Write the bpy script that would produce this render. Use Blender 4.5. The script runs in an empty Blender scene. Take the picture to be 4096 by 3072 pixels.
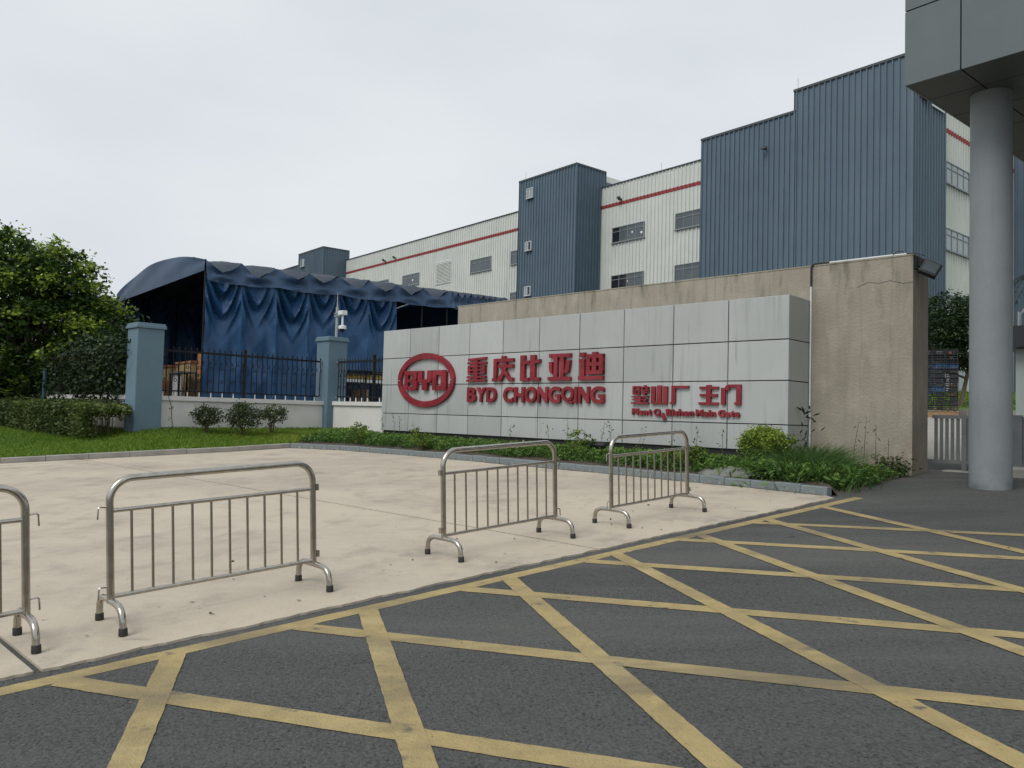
import bpy, math, random
import numpy as np
from mathutils import Matrix, Vector
random.seed(7); RNG = np.random.default_rng(11)
C = bpy.context.scene.collection
S = bpy.context.scene
R = math.radians
# ------------------------------------------------------------------ camera, sky, sun, exposure
cam = bpy.data.objects.new('camera', bpy.data.cameras.new('camera')); C.objects.link(cam)
pit, rol = R(2.1739), R(1.4651)
fw = Vector((0, math.cos(pit), math.sin(pit))); up0 = Vector((0, -math.sin(pit), math.cos(pit))); rt0 = Vector((1, 0, 0))
rt = rt0*math.cos(rol) + up0*math.sin(rol); up = up0*math.cos(rol) - rt0*math.sin(rol)
cam.matrix_world = Matrix(((rt.x, up.x, -fw.x, 0), (rt.y, up.y, -fw.y, 0), (rt.z, up.z, -fw.z, 1.6), (0, 0, 0, 1)))
cam.data.sensor_width = 36; cam.data.lens = 36*3124.4/4096; cam.data.clip_start = 0.05; cam.data.clip_end = 3000
S.camera = cam
SUN_EL, SUN_AZ = R(50), R(222)      # azimuth of the sun clockwise from +Y
w = bpy.data.worlds.new('World'); S.world = w; w.use_nodes = True
nt = w.node_tree; bg = nt.nodes['Background']
sky = nt.nodes.new('ShaderNodeTexSky'); sky.sky_type = 'NISHITA'; sky.sun_disc = False
sky.sun_elevation = SUN_EL; sky.sun_rotation = SUN_AZ; sky.air_density = 1.0; sky.dust_density = 6.0; sky.ozone_density = 1.0
hs = nt.nodes.new('ShaderNodeHueSaturation'); hs.inputs['Saturation'].default_value = 0.10
mx = nt.nodes.new('ShaderNodeMix'); mx.data_type = 'RGBA'; mx.inputs['Factor'].default_value = 0.86
tc = nt.nodes.new('ShaderNodeTexCoord'); mp = nt.nodes.new('ShaderNodeMapping'); mp.inputs['Scale'].default_value = (1.0, 1.0, 2.6)
nz = nt.nodes.new('ShaderNodeTexNoise'); nz.inputs['Scale'].default_value = 1.7; nz.inputs['Detail'].default_value = 4; nz.inputs['Roughness'].default_value = 0.5
cr = nt.nodes.new('ShaderNodeValToRGB')
cr.color_ramp.elements[0].position = 0.3; cr.color_ramp.elements[0].color = (6.2, 6.7, 7.2, 1)
cr.color_ramp.elements[1].position = 0.7; cr.color_ramp.elements[1].color = (7.55, 7.95, 8.3, 1)
nt.links.new(tc.outputs['Generated'], mp.inputs['Vector']); nt.links.new(mp.outputs['Vector'], nz.inputs['Vector'])
nt.links.new(nz.outputs['Fac'], cr.inputs['Fac'])
nt.links.new(sky.outputs['Color'], hs.inputs['Color']); nt.links.new(hs.outputs['Color'], mx.inputs[6])
nt.links.new(cr.outputs['Color'], mx.inputs[7]); nt.links.new(mx.outputs[2], bg.inputs['Color'])
bg.inputs['Strength'].default_value = 0.112
sun = bpy.data.objects.new('sun', bpy.data.lights.new('sun', 'SUN')); C.objects.link(sun)
sun.data.energy = 1.5; sun.data.angle = R(30); sun.data.color = (1.0, 0.96, 0.9)
sd = Vector((math.sin(SUN_AZ)*math.cos(SUN_EL), math.cos(SUN_AZ)*math.cos(SUN_EL), math.sin(SUN_EL)))
sun.rotation_euler = sd.to_track_quat('Z', 'Y').to_euler(); sun.location = (0, 0, 60)
vs = S.view_settings; vs.view_transform = 'Standard'; vs.look = 'None'; vs.exposure = 0.0; vs.gamma = 1.0; vs.use_curve_mapping = False
S.cycles.max_bounces = 6; S.cycles.transparent_max_bounces = 8
# ------------------------------------------------------------------ geometry helpers
class MB:
    def __init__(s): s.v = []; s.f = []
    def add(s, vs_, fs):
        o = len(s.v); s.v += [tuple(p) for p in vs_]; s.f += [tuple(i+o for i in f) for f in fs]; return s
    def box(s, x0, y0, z0, x1, y1, z1):
        if x0 > x1: x0, x1 = x1, x0
        if y0 > y1: y0, y1 = y1, y0
        if z0 > z1: z0, z1 = z1, z0
        return s.add([(x0,y0,z0),(x1,y0,z0),(x1,y1,z0),(x0,y1,z0),(x0,y0,z1),(x1,y0,z1),(x1,y1,z1),(x0,y1,z1)],
                     [(0,3,2,1),(4,5,6,7),(0,1,5,4),(1,2,6,5),(2,3,7,6),(3,0,4,7)])
    def cbox(s, x0, y0, z0, x1, y1, z1, b=.01):          # box with bevelled vertical and top edges
        a = [(x0+b,y0),(x1-b,y0),(x1,y0+b),(x1,y1-b),(x1-b,y1),(x0+b,y1),(x0,y1-b),(x0,y0+b)]
        t = [(x0+b,y0+b),(x1-b,y0+b),(x1-b,y0+b),(x1-b,y1-b),(x1-b,y1-b),(x0+b,y1-b),(x0+b,y1-b),(x0+b,y0+b)]
        vv = [(x,y,z0) for x,y in a]+[(x,y,z1-b) for x,y in a]+[(x,y,z1) for x,y in t]
        ff = [tuple(range(7,-1,-1))]
        for i in range(8):
            j = (i+1) % 8; ff += [(i,j,8+j,8+i),(8+i,8+j,16+j,16+i)]
        ff.append((16,18,20,22)); return s.add(vv, ff)
    def prism(s, poly, y0, y1):                            # polygon in x,z (anticlockwise) pushed from y0 (front) to y1
        n = len(poly)
        vv = [(x,y0,z) for x,z in poly]+[(x,y1,z) for x,z in poly]
        ff = [tuple(range(n)), tuple(range(2*n-1,n-1,-1))]+[((i+1)%n,i,n+i,n+(i+1)%n) for i in range(n)]
        return s.add(vv, ff)
    def slab(s, poly, zt, th):                             # polygon in x,y with a height function, pushed down
        n = len(poly)
        vv = [(x,y,zt(x,y)) for x,y in poly]+[(x,y,zt(x,y)-th) for x,y in poly]
        ff = [tuple(range(n)), tuple(range(2*n-1,n-1,-1))]+[(i,n+i,n+(i+1)%n,(i+1)%n) for i in range(n)]
        return s.add(vv, ff)
    def tube(s, pts, r, seg=8, caps=True):
        pts = [Vector(p) for p in pts]; n = len(pts); rs = r if isinstance(r, (list,tuple)) else [r]*n
        t0 = (pts[1]-pts[0]).normalized(); a = Vector((0,0,1)) if abs(t0.z) < .9 else Vector((1,0,0)); u = t0.cross(a).normalized()
        o = len(s.v)
        for i,p in enumerate(pts):
            t = (pts[min(i+1,n-1)]-pts[max(i-1,0)]).normalized(); u = (u-t*u.dot(t)).normalized(); v = t.cross(u)
            for k in range(seg):
                an = 2*math.pi*k/seg; q = p+(u*math.cos(an)+v*math.sin(an))*rs[i]; s.v.append(tuple(q))
        for i in range(n-1):
            for k in range(seg):
                k2 = (k+1)%seg; s.f.append((o+i*seg+k, o+i*seg+k2, o+(i+1)*seg+k2, o+(i+1)*seg+k))
        if caps: s.f.append(tuple(o+k for k in range(seg-1,-1,-1))); s.f.append(tuple(o+(n-1)*seg+k for k in range(seg)))
        return s
    def lathe(s, prof, cx=0, cy=0, seg=24):
        o = len(s.v); n = len(prof)
        for r,z in prof:
            for k in range(seg): a = 2*math.pi*k/seg; s.v.append((cx+r*math.cos(a), cy+r*math.sin(a), z))
        for i in range(n-1):
            for k in range(seg): k2=(k+1)%seg; s.f.append((o+i*seg+k,o+i*seg+k2,o+(i+1)*seg+k2,o+(i+1)*seg+k))
        s.f.append(tuple(o+k for k in range(seg-1,-1,-1))); s.f.append(tuple(o+(n-1)*seg+k for k in range(seg))); return s
    def grid(s, P):                                        # P: array [i][j] of points
        n, m = len(P), len(P[0]); o = len(s.v)
        for row in P: s.v += [tuple(p) for p in row]
        s.f += [(o+i*m+j, o+(i+1)*m+j, o+(i+1)*m+j+1, o+i*m+j+1) for i in range(n-1) for j in range(m-1)]
        return s
    def mesh(s, name, mat, off=(0,0,0), smooth=False):
        m = bpy.data.meshes.new(name)
        m.from_pydata([(x-off[0],y-off[1],z-off[2]) for x,y,z in s.v], [], s.f)
        if mat: m.materials.append(mat)
        if smooth:
            m.polygons.foreach_set('use_smooth', [True]*len(m.polygons)); m.set_sharp_from_angle(angle=R(40))
        m.update(); return m
def link(name, me, parent=None):
    o = bpy.data.objects.new(name, me); C.objects.link(o)
    if parent: o.parent = parent
    return o
def part(name, mb, mat, parent=None, off=None, smooth=False, label=None, kind=None):
    if off is None: off = tuple(parent['_off']) if parent is not None and '_off' in parent else (0,0,0)
    me = mb.mesh(name, mat, off, smooth) if isinstance(mb, MB) else mb
    o = link(name, me, parent); 
    if parent is not None and '_off' in parent: o['_off'] = parent['_off']
    if label: o['label'] = label
    if kind: o['kind'] = kind
    return o
def tag(o, label=None, cat=None, group=None, kind=None):
    if label: o['label'] = label
    if cat: o['category'] = cat
    if group: o['group'] = group
    if kind: o['kind'] = kind
    return o
def thing(name, label, cat, loc=(0,0,0), rz=0, group=None, off=None):
    o = bpy.data.objects.new(name, None); C.objects.link(o); o.empty_display_size = .2
    o.location = loc; o.rotation_euler = (0,0,rz); tag(o, label, cat, group)
    if off is not None: o['_off'] = off
    return o
def copy_tree(o, parent=None):
    c = o.copy(); C.objects.link(c); c.parent = parent
    for ch in list(o.children): copy_tree(ch, c)
    return c
# sign frame: x = u along the sign (to the right), y = away from the camera
AZA = R(-45.962); AZB = R(-39.7)
P0 = Vector((-3.694, 22.249, 0)); AX = Vector((-math.sin(AZA), -math.cos(AZA), 0)); NR = Vector((math.cos(AZA), -math.sin(AZA), 0))
RS = math.atan2(AX.y, AX.x)
def SF(u, n, z=0): p = P0+AX*u+NR*n; return Vector((p.x, p.y, z))
def sthing(name, label, cat, u, n, z, group=None): return thing(name, label, cat, SF(u,n,z), RS, group, off=(u,n,z))
# factory frame: x = n (away), y = t (along the long facade, to the left)
TB = Vector((math.sin(AZB), math.cos(AZB), 0)); NB = Vector((math.cos(AZB), -math.sin(AZB), 0)); RB = math.atan2(NB.y, NB.x)
def BF(n, t, z=0): p = NB*n+TB*t; return Vector((p.x, p.y, z))
def bthing(name, label, cat, n, t, z, group=None): return thing(name, label, cat, BF(n,t,z), RB, group, off=(n,t,z))
def zg(x, y):                                              # the drive climbs gently to the gate, then on to the works
    s = x+y
    return .036*max(s,-40) if s < 21 else min(.756+.045*(s-21), 3.4)
# ------------------------------------------------------------------ materials
def mat(name, col, rough=.7, col2=None, scale=4.0, detail=5, bump=0., bscale=None, metal=0., stretch=(1,1,1), lo=.35, hi=.65, spec=.5, coord='Object', speck=None):
    m = bpy.data.materials.new(name); m.use_nodes = True; n = m.node_tree.nodes; l = m.node_tree.links
    b = n['Principled BSDF']; b.inputs['Roughness'].default_value = rough; b.inputs['Metallic'].default_value = metal
    b.inputs['Specular IOR Level'].default_value = spec
    b.inputs['Base Color'].default_value = (*col,1)
    t = n.new('ShaderNodeTexCoord'); mpp = n.new('ShaderNodeMapping'); mpp.inputs['Scale'].default_value = stretch
    l.new(t.outputs[coord], mpp.inputs['Vector'])
    out = None
    if col2 is not None:
        z = n.new('ShaderNodeTexNoise'); z.inputs['Scale'].default_value = scale; z.inputs['Detail'].default_value = detail; z.inputs['Roughness'].default_value=.6
        l.new(mpp.outputs['Vector'], z.inputs['Vector'])
        r = n.new('ShaderNodeValToRGB'); r.color_ramp.elements[0].position = lo; r.color_ramp.elements[1].position = hi
        r.color_ramp.elements[0].color = (*col,1); r.color_ramp.elements[1].color = (*col2,1)
        l.new(z.outputs['Fac'], r.inputs['Fac']); l.new(r.outputs['Color'], b.inputs['Base Color']); out = r.outputs['Color']
    if bump:
        z2 = n.new('ShaderNodeTexNoise'); z2.inputs['Scale'].default_value = bscale or scale*4; z2.inputs['Detail'].default_value = 4
        l.new(mpp.outputs['Vector'], z2.inputs['Vector'])
        bp = n.new('ShaderNodeBump'); bp.inputs['Strength'].default_value = bump; bp.inputs['Distance'].default_value = .02
        l.new(z2.outputs['Fac'], bp.inputs['Height']); l.new(bp.outputs['Normal'], b.inputs['Normal'])
    m['_'] = 1
    return m
def layer(m, col, scale=2., stretch=(1,1,1), lo=.5, hi=.7, detail=6, amount=1.0, coord='Object', zmask=None, rough=.6, rot=0):
    """another layer of stain over the base colour, its mask a noise (optionally times a ramp of object z)"""
    n = m.node_tree.nodes; l = m.node_tree.links; b = n['Principled BSDF']
    src = b.inputs['Base Color'].links[0].from_socket if b.inputs['Base Color'].links else None
    t = n.new('ShaderNodeTexCoord'); mpp = n.new('ShaderNodeMapping'); mpp.inputs['Scale'].default_value = stretch; mpp.inputs['Rotation'].default_value = (0,0,rot)
    l.new(t.outputs[coord], mpp.inputs['Vector'])
    z = n.new('ShaderNodeTexNoise'); z.inputs['Scale'].default_value = scale; z.inputs['Detail'].default_value = detail; z.inputs['Roughness'].default_value = rough
    l.new(mpp.outputs['Vector'], z.inputs['Vector'])
    mr = n.new('ShaderNodeMapRange'); mr.inputs['From Min'].default_value = lo; mr.inputs['From Max'].default_value = hi; mr.inputs['To Max'].default_value = amount
    l.new(z.outputs['Fac'], mr.inputs['Value']); fac = mr.outputs['Result']
    if zmask:
        sx = n.new('ShaderNodeSeparateXYZ'); l.new(t.outputs[coord], sx.inputs['Vector'])
        m2 = n.new('ShaderNodeMapRange'); m2.inputs['From Min'].default_value = zmask[0]; m2.inputs['From Max'].default_value = zmask[1]
        l.new(sx.outputs['Z'], m2.inputs['Value'])
        mu = n.new('ShaderNodeMath'); mu.operation = 'MULTIPLY'; l.new(fac, mu.inputs[0]); l.new(m2.outputs['Result'], mu.inputs[1]); fac = mu.outputs[0]
    x = n.new('ShaderNodeMix'); x.data_type = 'RGBA'; l.new(fac, x.inputs['Factor'])
    if src: l.new(src, x.inputs[6])
    else: x.inputs[6].default_value = b.inputs['Base Color'].default_value
    x.inputs[7].default_value = (*col,1); l.new(x.outputs[2], b.inputs['Base Color'])
    return m
def leafmat(name, c1, c2, c3, trans=.25, rough=.55):
    """per leaf tint (attribute 'tint', 0..1) through a ramp"""
    m = bpy.data.materials.new(name); m.use_nodes = True; n = m.node_tree.nodes; l = m.node_tree.links; b = n['Principled BSDF']
    a = n.new('ShaderNodeAttribute'); a.attribute_name = 'tint'; r = n.new('ShaderNodeValToRGB')
    r.color_ramp.elements[0].color = (*c1,1); r.color_ramp.elements[1].color = (*c3,1); e = r.color_ramp.elements.new(.55); e.color = (*c2,1)
    l.new(a.outputs['Fac'], r.inputs['Fac']); l.new(r.outputs['Color'], b.inputs['Base Color'])
    b.inputs['Roughness'].default_value = rough; b.inputs['Specular IOR Level'].default_value = .3
    tr = n.new('ShaderNodeBsdfTranslucent'); l.new(r.outputs['Color'], tr.inputs['Color'])
    ms = n.new('ShaderNodeMixShader'); ms.inputs[0].default_value = trans
    l.new(b.outputs[0], ms.inputs[1]); l.new(tr.outputs[0], ms.inputs[2]); l.new(ms.outputs[0], n['Material Output'].inputs['Surface'])
    return m
Mt = {}
Mt['asphalt'] = mat('asphalt', (.044,.047,.046), .85, (.090,.093,.088), 46, 4, 1.0, 60)
layer(Mt['asphalt'], (.098,.098,.090), .45, lo=.45, hi=.75, amount=.55); layer(Mt['asphalt'], (.19,.188,.172), 70, lo=.62, hi=.70, amount=.75)
layer(Mt['asphalt'], (.012,.013,.013), 48, lo=.56, hi=.64, amount=.85); layer(Mt['asphalt'], (.125,.125,.115), .8, (.16,1.3,1), .46, .72, 5, .55, rot=R(-41.4)); layer(Mt['asphalt'], (.028,.030,.030), .55, (.2,1.5,1), .54, .74, 5, .6, rot=R(-41.4)); layer(Mt['asphalt'], (.16,.155,.14), 1.3, (1,1,1), .64, .78, 8, .5); layer(Mt['asphalt'], (.016,.016,.016), 1.9, (1,1,1), .70, .76, 3, .6)
Mt['yard'] = mat('yard_concrete', (.36,.34,.30), .85, (.28,.27,.24), .6, 5, .2, 20)
Mt['slab'] = mat('apron_concrete', (.505,.440,.345), .85, (.425,.37,.29), .9, 7, .25, 40)
layer(Mt['slab'], (.24,.22,.185), 1.7, (1.4,1,1), .52, .78, 8, .75); layer(Mt['slab'], (.30,.27,.225), .35, (.3,1.2,1), .48, .70, 6, .55, rot=R(-41)); layer(Mt['slab'], (.17,.155,.13), 3.4, (.5,1.8,1), .64, .76, 7, .6, rot=R(20)); layer(Mt['slab'], (.53,.47,.38), 5, (1,2,1), .52, .75, 7, .5); layer(Mt['slab'], (.20,.18,.15), 30, lo=.68, hi=.74, amount=.6); layer(Mt['slab'], (.13,.12,.10), 17, lo=.67, hi=.72, amount=.7); layer(Mt['slab'], (.23,.21,.175), .9, (1,1,1), .60, .72, 9, .6)
Mt['yellow'] = mat('worn_yellow_paint', (.40,.310,.135), .75, (.345,.265,.115), 9, 6, .5, 70)
layer(Mt['yellow'], (.235,.185,.09), 3.2, (1,1,1), .46, .72, 8, .85); layer(Mt['yellow'], (.09,.085,.07), 55, lo=.60, hi=.72, amount=.75); layer(Mt['yellow'], (.12,.105,.075), 1.1, (.16,1.6,1), .50, .74, 6, .75, rot=R(-41.4)); layer(Mt['yellow'], (.46,.37,.19), 2.2, (.4,1.5,1), .55, .75, 5, .6, rot=R(-41.4)); layer(Mt['yellow'], (.07,.07,.066), 5, lo=.62, hi=.71, amount=.85)
Mt['steel'] = mat('brushed_stainless_steel', (.50,.47,.42), .24, (.40,.375,.33), 14, 3, .0, metal=1.0)
Mt['rubber'] = mat('black_rubber', (.018,.017,.016), .7, (.03,.028,.026), 20)
Mt['panel'] = mat('grey_composite_panel', (.425,.445,.440), .36, (.385,.405,.400), .55, 4, .05, 90, spec=.5)
layer(Mt['panel'], (.25,.27,.255), 3.0, (2.6,2.6,.16), .54, .78, 7, .65); layer(Mt['panel'], (.16,.17,.165), 8, (1,1,.045), .61, .75, 4, .65); layer(Mt['panel'], (.50,.52,.515), .8, (1,1,.6), .52, .72, 5, .5)
_n = Mt['panel'].node_tree.nodes; _l = Mt['panel'].node_tree.links; _b = _n['Principled BSDF']; _src = _b.inputs['Base Color'].links[0].from_socket
_oi = _n.new('ShaderNodeObjectInfo'); _mr = _n.new('ShaderNodeMapRange'); _mr.inputs['To Min'].default_value = .90; _mr.inputs['To Max'].default_value = 1.08
_hs = _n.new('ShaderNodeHueSaturation'); _l.new(_oi.outputs['Random'], _mr.inputs['Value']); _l.new(_mr.outputs['Result'], _hs.inputs['Value']); _l.new(_src, _hs.inputs['Color']); _l.new(_hs.outputs['Color'], _b.inputs['Base Color'])
Mt['joint'] = mat('dark_joint', (.035,.04,.038), .9)
Mt['plinth'] = mat('black_plinth', (.012,.013,.012), .6, (.02,.02,.02), 6)
Mt['red'] = mat('faded_red_letter_faces', (.215,.010,.019), .5, (.18,.009,.016), 4, 4)
layer(Mt['red'], (.275,.022,.034), 2.2, lo=.52, hi=.58, amount=.8)
Mt['render'] = mat('stained_beige_render', (.335,.305,.245), .9, (.29,.262,.21), 1.1, 7, .5, 25)
layer(Mt['render'], (.24,.212,.172), 3.0, (1.6,1.6,.28), .48, .78, 7, .75); layer(Mt['render'], (.17,.155,.125), 5.0, (2,2,.10), .56, .76, 6, .6); layer(Mt['render'], (.07,.063,.052), 2.0, (2.4,2.4,.45), .52, .74, 8, .85, zmask=(2.7,3.75)); layer(Mt['render'], (.25,.185,.14), 1.2, lo=.5, hi=.7, amount=.5, zmask=(1.2,0))
layer(Mt['render'], (.385,.35,.285), 2.6, (1,1,.6), .52, .70, 7, .75)
Mt['whitewall'] = mat('white_wall_paint', (.70,.69,.66), .85, (.62,.61,.58), 1.2, 6, .2, 18)
layer(Mt['whitewall'], (.50,.48,.44), 3, (1,1,.4), .58, .78, 6, .6)
Mt['pillar'] = mat('blue_grey_masonry_paint', (.130,.205,.258), .85, (.115,.183,.232), 1.4, 6, .3, 60)
Mt['iron'] = mat('black_painted_iron', (.010,.011,.013), .65, (.016,.016,.017), 12, spec=.25)
Mt['peeled'] = mat('peeled_iron', (.35,.38,.38), .6, (.1,.11,.11), 8)
Mt['kerb'] = mat('blue_painted_kerb', (.185,.215,.222), .8, (.16,.188,.195), 2, 6, .3, 30)
layer(Mt['kerb'], (.44,.40,.33), 4.5, lo=.60, hi=.66, amount=.85, zmask=(.10,.0)); layer(Mt['kerb'], (.10,.09,.08), 7, lo=.62, hi=.74, amount=.6)
Mt['kerbc'] = mat('grey_concrete_kerb', (.33,.32,.29), .9, (.24,.23,.21), 2, 6, .3, 30)
layer(Mt['kerbc'], (.09,.08,.065), 2.0, (1,1,.3), .60, .70, 6, .8)
Mt['soil'] = mat('dark_soil', (.055,.042,.03), 1., (.09,.07,.05), 5, 6, 1., 20)
Mt['lawn'] = mat('turf_ground', (.065,.110,.02), 1., (.10,.15,.03), 2, 6, 1., 30)
Mt['bluemetal'] = mat('blue_corrugated_steel', (.092,.138,.182), .5, (.082,.124,.164), .5, 5)
layer(Mt['bluemetal'], (.110,.162,.198), .35, (1,1,.3), .45, .7, 5, .7); layer(Mt['bluemetal'], (.06,.088,.118), 1.6, (1,1,.08), .58, .78, 5, .6)
Mt['whitemetal'] = mat('white_corrugated_steel', (.62,.65,.60), .6, (.56,.59,.55), .4, 6)
layer(Mt['whitemetal'], (.44,.46,.43), .8, (1,1,.15), .55, .78, 6, .6)
Mt['redmetal'] = mat('red_stripe_steel', (.30,.045,.045), .6, (.26,.04,.04), .6)
Mt['trim'] = mat('dark_roof_trim', (.06,.07,.075), .6)
Mt['wframe'] = mat('grey_window_frame', (.22,.24,.25), .5)
Mt['wframew'] = mat('white_window_frame', (.62,.65,.66), .5)
Mt['glassrefl'] = mat('painted_sky_reflection_glass', (.24,.29,.29), .2, (.30,.35,.35), .6, 4, spec=.5)  # lighter pane colour stands in for the sky's reflection
Mt['glass'] = mat('dusty_window_glass', (.075,.095,.105), .18, (.10,.125,.14), .6, 4, spec=.5)
Mt['glassd'] = mat('dark_open_window', (.018,.022,.026), .2, spec=.5)
Mt['sticker'] = mat('white_sticker', (.75,.75,.75), .7)
Mt['tarp'] = mat('dusty_blue_tarpaulin', (.016,.068,.165), .5, (.021,.083,.190), 1.1, 6, .5, 7, spec=.45)
layer(Mt['tarp'], (.034,.098,.185), 1.6, lo=.55, hi=.8, amount=.5)
Mt['tarptop'] = mat('weathered_tarpaulin_top', (.030,.044,.064), .7, (.042,.055,.074), .8, 6, .6, 5, spec=.3)
layer(Mt['tarptop'], (.066,.068,.068), 1.3, lo=.50, hi=.78, amount=.6)
Mt['tarpval'] = mat('faded_blue_tarpaulin_valance', (.030,.066,.132), .5, (.042,.082,.155), .9, 6, .5, 6, spec=.4)
Mt['galv'] = mat('galvanised_steel', (.42,.43,.43), .45, (.34,.35,.35), 9, metal=.3)
Mt['whitep'] = mat('white_plastic', (.74,.76,.76), .4, (.66,.68,.68), 6)
Mt['dome'] = mat('smoked_dome', (.01,.01,.012), .12)
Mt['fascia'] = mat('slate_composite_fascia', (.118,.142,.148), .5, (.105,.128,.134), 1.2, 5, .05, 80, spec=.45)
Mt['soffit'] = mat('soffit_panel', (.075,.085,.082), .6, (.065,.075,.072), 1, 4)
Mt['column'] = mat('painted_round_column', (.225,.250,.262), .7, (.195,.218,.228), .9, 6, .2, 30)
layer(Mt['column'], (.13,.145,.148), 1.2, (1,1,.6), .54, .74, 7, .6); layer(Mt['column'], (.10,.11,.11), 5, (1,1,.06), .58, .76, 5, .5); layer(Mt['column'], (.09,.085,.075), 3, (1,1,1), .40, .65, 6, .8, zmask=(.5,-.1))
Mt['gate'] = mat('grey_gate_paint', (.15,.165,.165), .6, (.12,.13,.13), 5)
Mt['card'] = mat('tan_cardboard', (.50,.37,.19), .9, (.42,.31,.16), 3, 5)
Mt['cardo'] = mat('orange_brown_cardboard', (.40,.17,.075), .9, (.33,.14,.06), 3, 5)
Mt['wood'] = mat('raw_wood', (.34,.22,.12), .85, (.25,.16,.09), 3, 5, stretch=(1,1,6))
Mt['ybar'] = mat('yellow_painted_steel', (.62,.42,.09), .5, (.5,.34,.08), 4)
Mt['blackp'] = mat('black_plastic', (.012,.013,.017), .5, (.02,.022,.028), 8)
Mt['bluep'] = mat('blue_plastic', (.03,.10,.22), .5)
Mt['pink'] = mat('orange_pink_wrap', (.62,.23,.16), .7, (.5,.16,.10), 6)
Mt['bark'] = mat('grey_brown_bark', (.19,.155,.115), .95, (.11,.09,.065), 6, 5, .8, 18, stretch=(1,1,.3))
Mt['twig'] = mat('thin_brown_twigs', (.10,.075,.045), .95)
Mt['rock'] = mat('flat_grey_stone', (.20,.205,.185), .95, (.13,.14,.12), 4, 6, .6, 12)
Mt['teal'] = mat('teal_paint', (.022,.065,.07), .7)
Mt['boothroof'] = mat('dark_roof_sheet', (.035,.04,.045), .6)
Mt['boothw'] = mat('pale_green_grey_paint', (.46,.52,.50), .7)
Mt['debris'] = mat('dry_leaf_bits', (.10,.065,.035), .9, (.06,.045,.03), 9)
L_TREE = leafmat('broad_leaves', (.014,.033,.009), (.056,.112,.018), (.40,.52,.075), .35)
L_DARK = leafmat('dark_vine_leaves', (.008,.019,.007), (.020,.042,.012), (.10,.16,.035), .2)
L_HEDGE = leafmat('hedge_leaves', (.036,.060,.016), (.080,.115,.028), (.20,.26,.055), .25)
L_SHRUB = leafmat('shrub_leaves', (.030,.048,.020), (.060,.085,.032), (.12,.16,.06), .2)
L_LIME = leafmat('yellow_green_leaves', (.045,.085,.014), (.135,.215,.030), (.33,.42,.065), .3)
L_WEED = leafmat('weed_leaves', (.036,.085,.018), (.105,.205,.038), (.26,.38,.07), .3)
L_GRASS = leafmat('grass_blades', (.085,.175,.018), (.165,.270,.030), (.34,.36,.06), .35)
L_REED = leafmat('weed_grass_blades', (.045,.095,.025), (.085,.165,.042), (.20,.25,.08), .3)
L_ROUND = leafmat('dense_dark_leaves', (.014,.032,.012), (.032,.060,.020), (.07,.11,.035), .2)
# ------------------------------------------------------------------ leaf meshes (numpy)
def leaf_mesh(name, cen, size, tint, mat_, aspect=.55, flat=.0, nrm=None, fold=.25):
    """every leaf a folded diamond of two triangles"""
    n = len(cen); cen = np.asarray(cen, float); size = np.broadcast_to(size, (n,))
    d = RNG.normal(size=(n,3)); d[:,2] *= (1-flat); d /= np.linalg.norm(d,axis=1)[:,None]+1e-9
    a = RNG.normal(size=(n,3)); 
    if nrm is not None: a = nrm + .5*a
    if flat: a[:,2] += 3*flat
    s = np.cross(d,a); s /= np.linalg.norm(s,axis=1)[:,None]+1e-9; k = np.cross(s,d)
    h = size[:,None]*.5; W_ = h*aspect
    v = np.stack([cen-d*h, cen+s*W_+k*W_*fold, cen+d*h, cen-s*W_+k*W_*fold],1).reshape(-1,3)
    idx = np.arange(n)*4
    f = np.stack([idx,idx+1,idx+2, idx,idx+2,idx+3],1).reshape(-1)
    m = bpy.data.meshes.new(name); m.vertices.add(n*4); m.vertices.foreach_set('co', v.ravel())
    m.loops.add(n*6); m.loops.foreach_set('vertex_index', f.astype(np.int32))
    m.polygons.add(n*2); m.polygons.foreach_set('loop_start', np.arange(n*2)*3); m.polygons.foreach_set('loop_total', np.full(n*2,3))
    at = m.attributes.new('tint','FLOAT','FACE'); at.data.foreach_set('value', np.repeat(np.clip(tint,0,1),2).astype(np.float32))
    m.materials.append(mat_); m.update(calc_edges=True); return m
def blade_mesh(name, base, h, wd, tint, mat_, lean=.35):
    n = len(base); base = np.asarray(base,float); an = RNG.uniform(0,2*np.pi,n)
    sx = np.stack([np.cos(an),np.sin(an),np.zeros(n)],1)*np.asarray(wd).reshape(-1,1)*.5
    an2 = RNG.uniform(0,2*np.pi,n); ln = np.asarray(h)*lean*RNG.uniform(.2,1.6,n)
    tip = base+np.stack([np.cos(an2)*ln,np.sin(an2)*ln,np.asarray(h)],1); mid = base+np.stack([np.cos(an2)*ln*.35,np.sin(an2)*ln*.35,np.asarray(h)*.6],1)
    v = np.stack([base-sx,base+sx,mid+sx*.8,mid-sx*.8,tip],1).reshape(-1,3); i = np.arange(n)*5
    f = np.stack([i,i+1,i+2,i,i+2,i+3,i+3,i+2,i+4],1).reshape(-1)
    m = bpy.data.meshes.new(name); m.vertices.add(n*5); m.vertices.foreach_set('co', v.ravel())
    m.loops.add(n*9); m.loops.foreach_set('vertex_index', f.astype(np.int32))
    m.polygons.add(n*3); m.polygons.foreach_set('loop_start', np.arange(n*3)*3); m.polygons.foreach_set('loop_total', np.full(n*3,3))
    at = m.attributes.new('tint','FLOAT','FACE'); at.data.foreach_set('value', np.repeat(np.clip(tint,0,1),3).astype(np.float32))
    m.materials.append(mat_); m.update(calc_edges=True); return m
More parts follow.
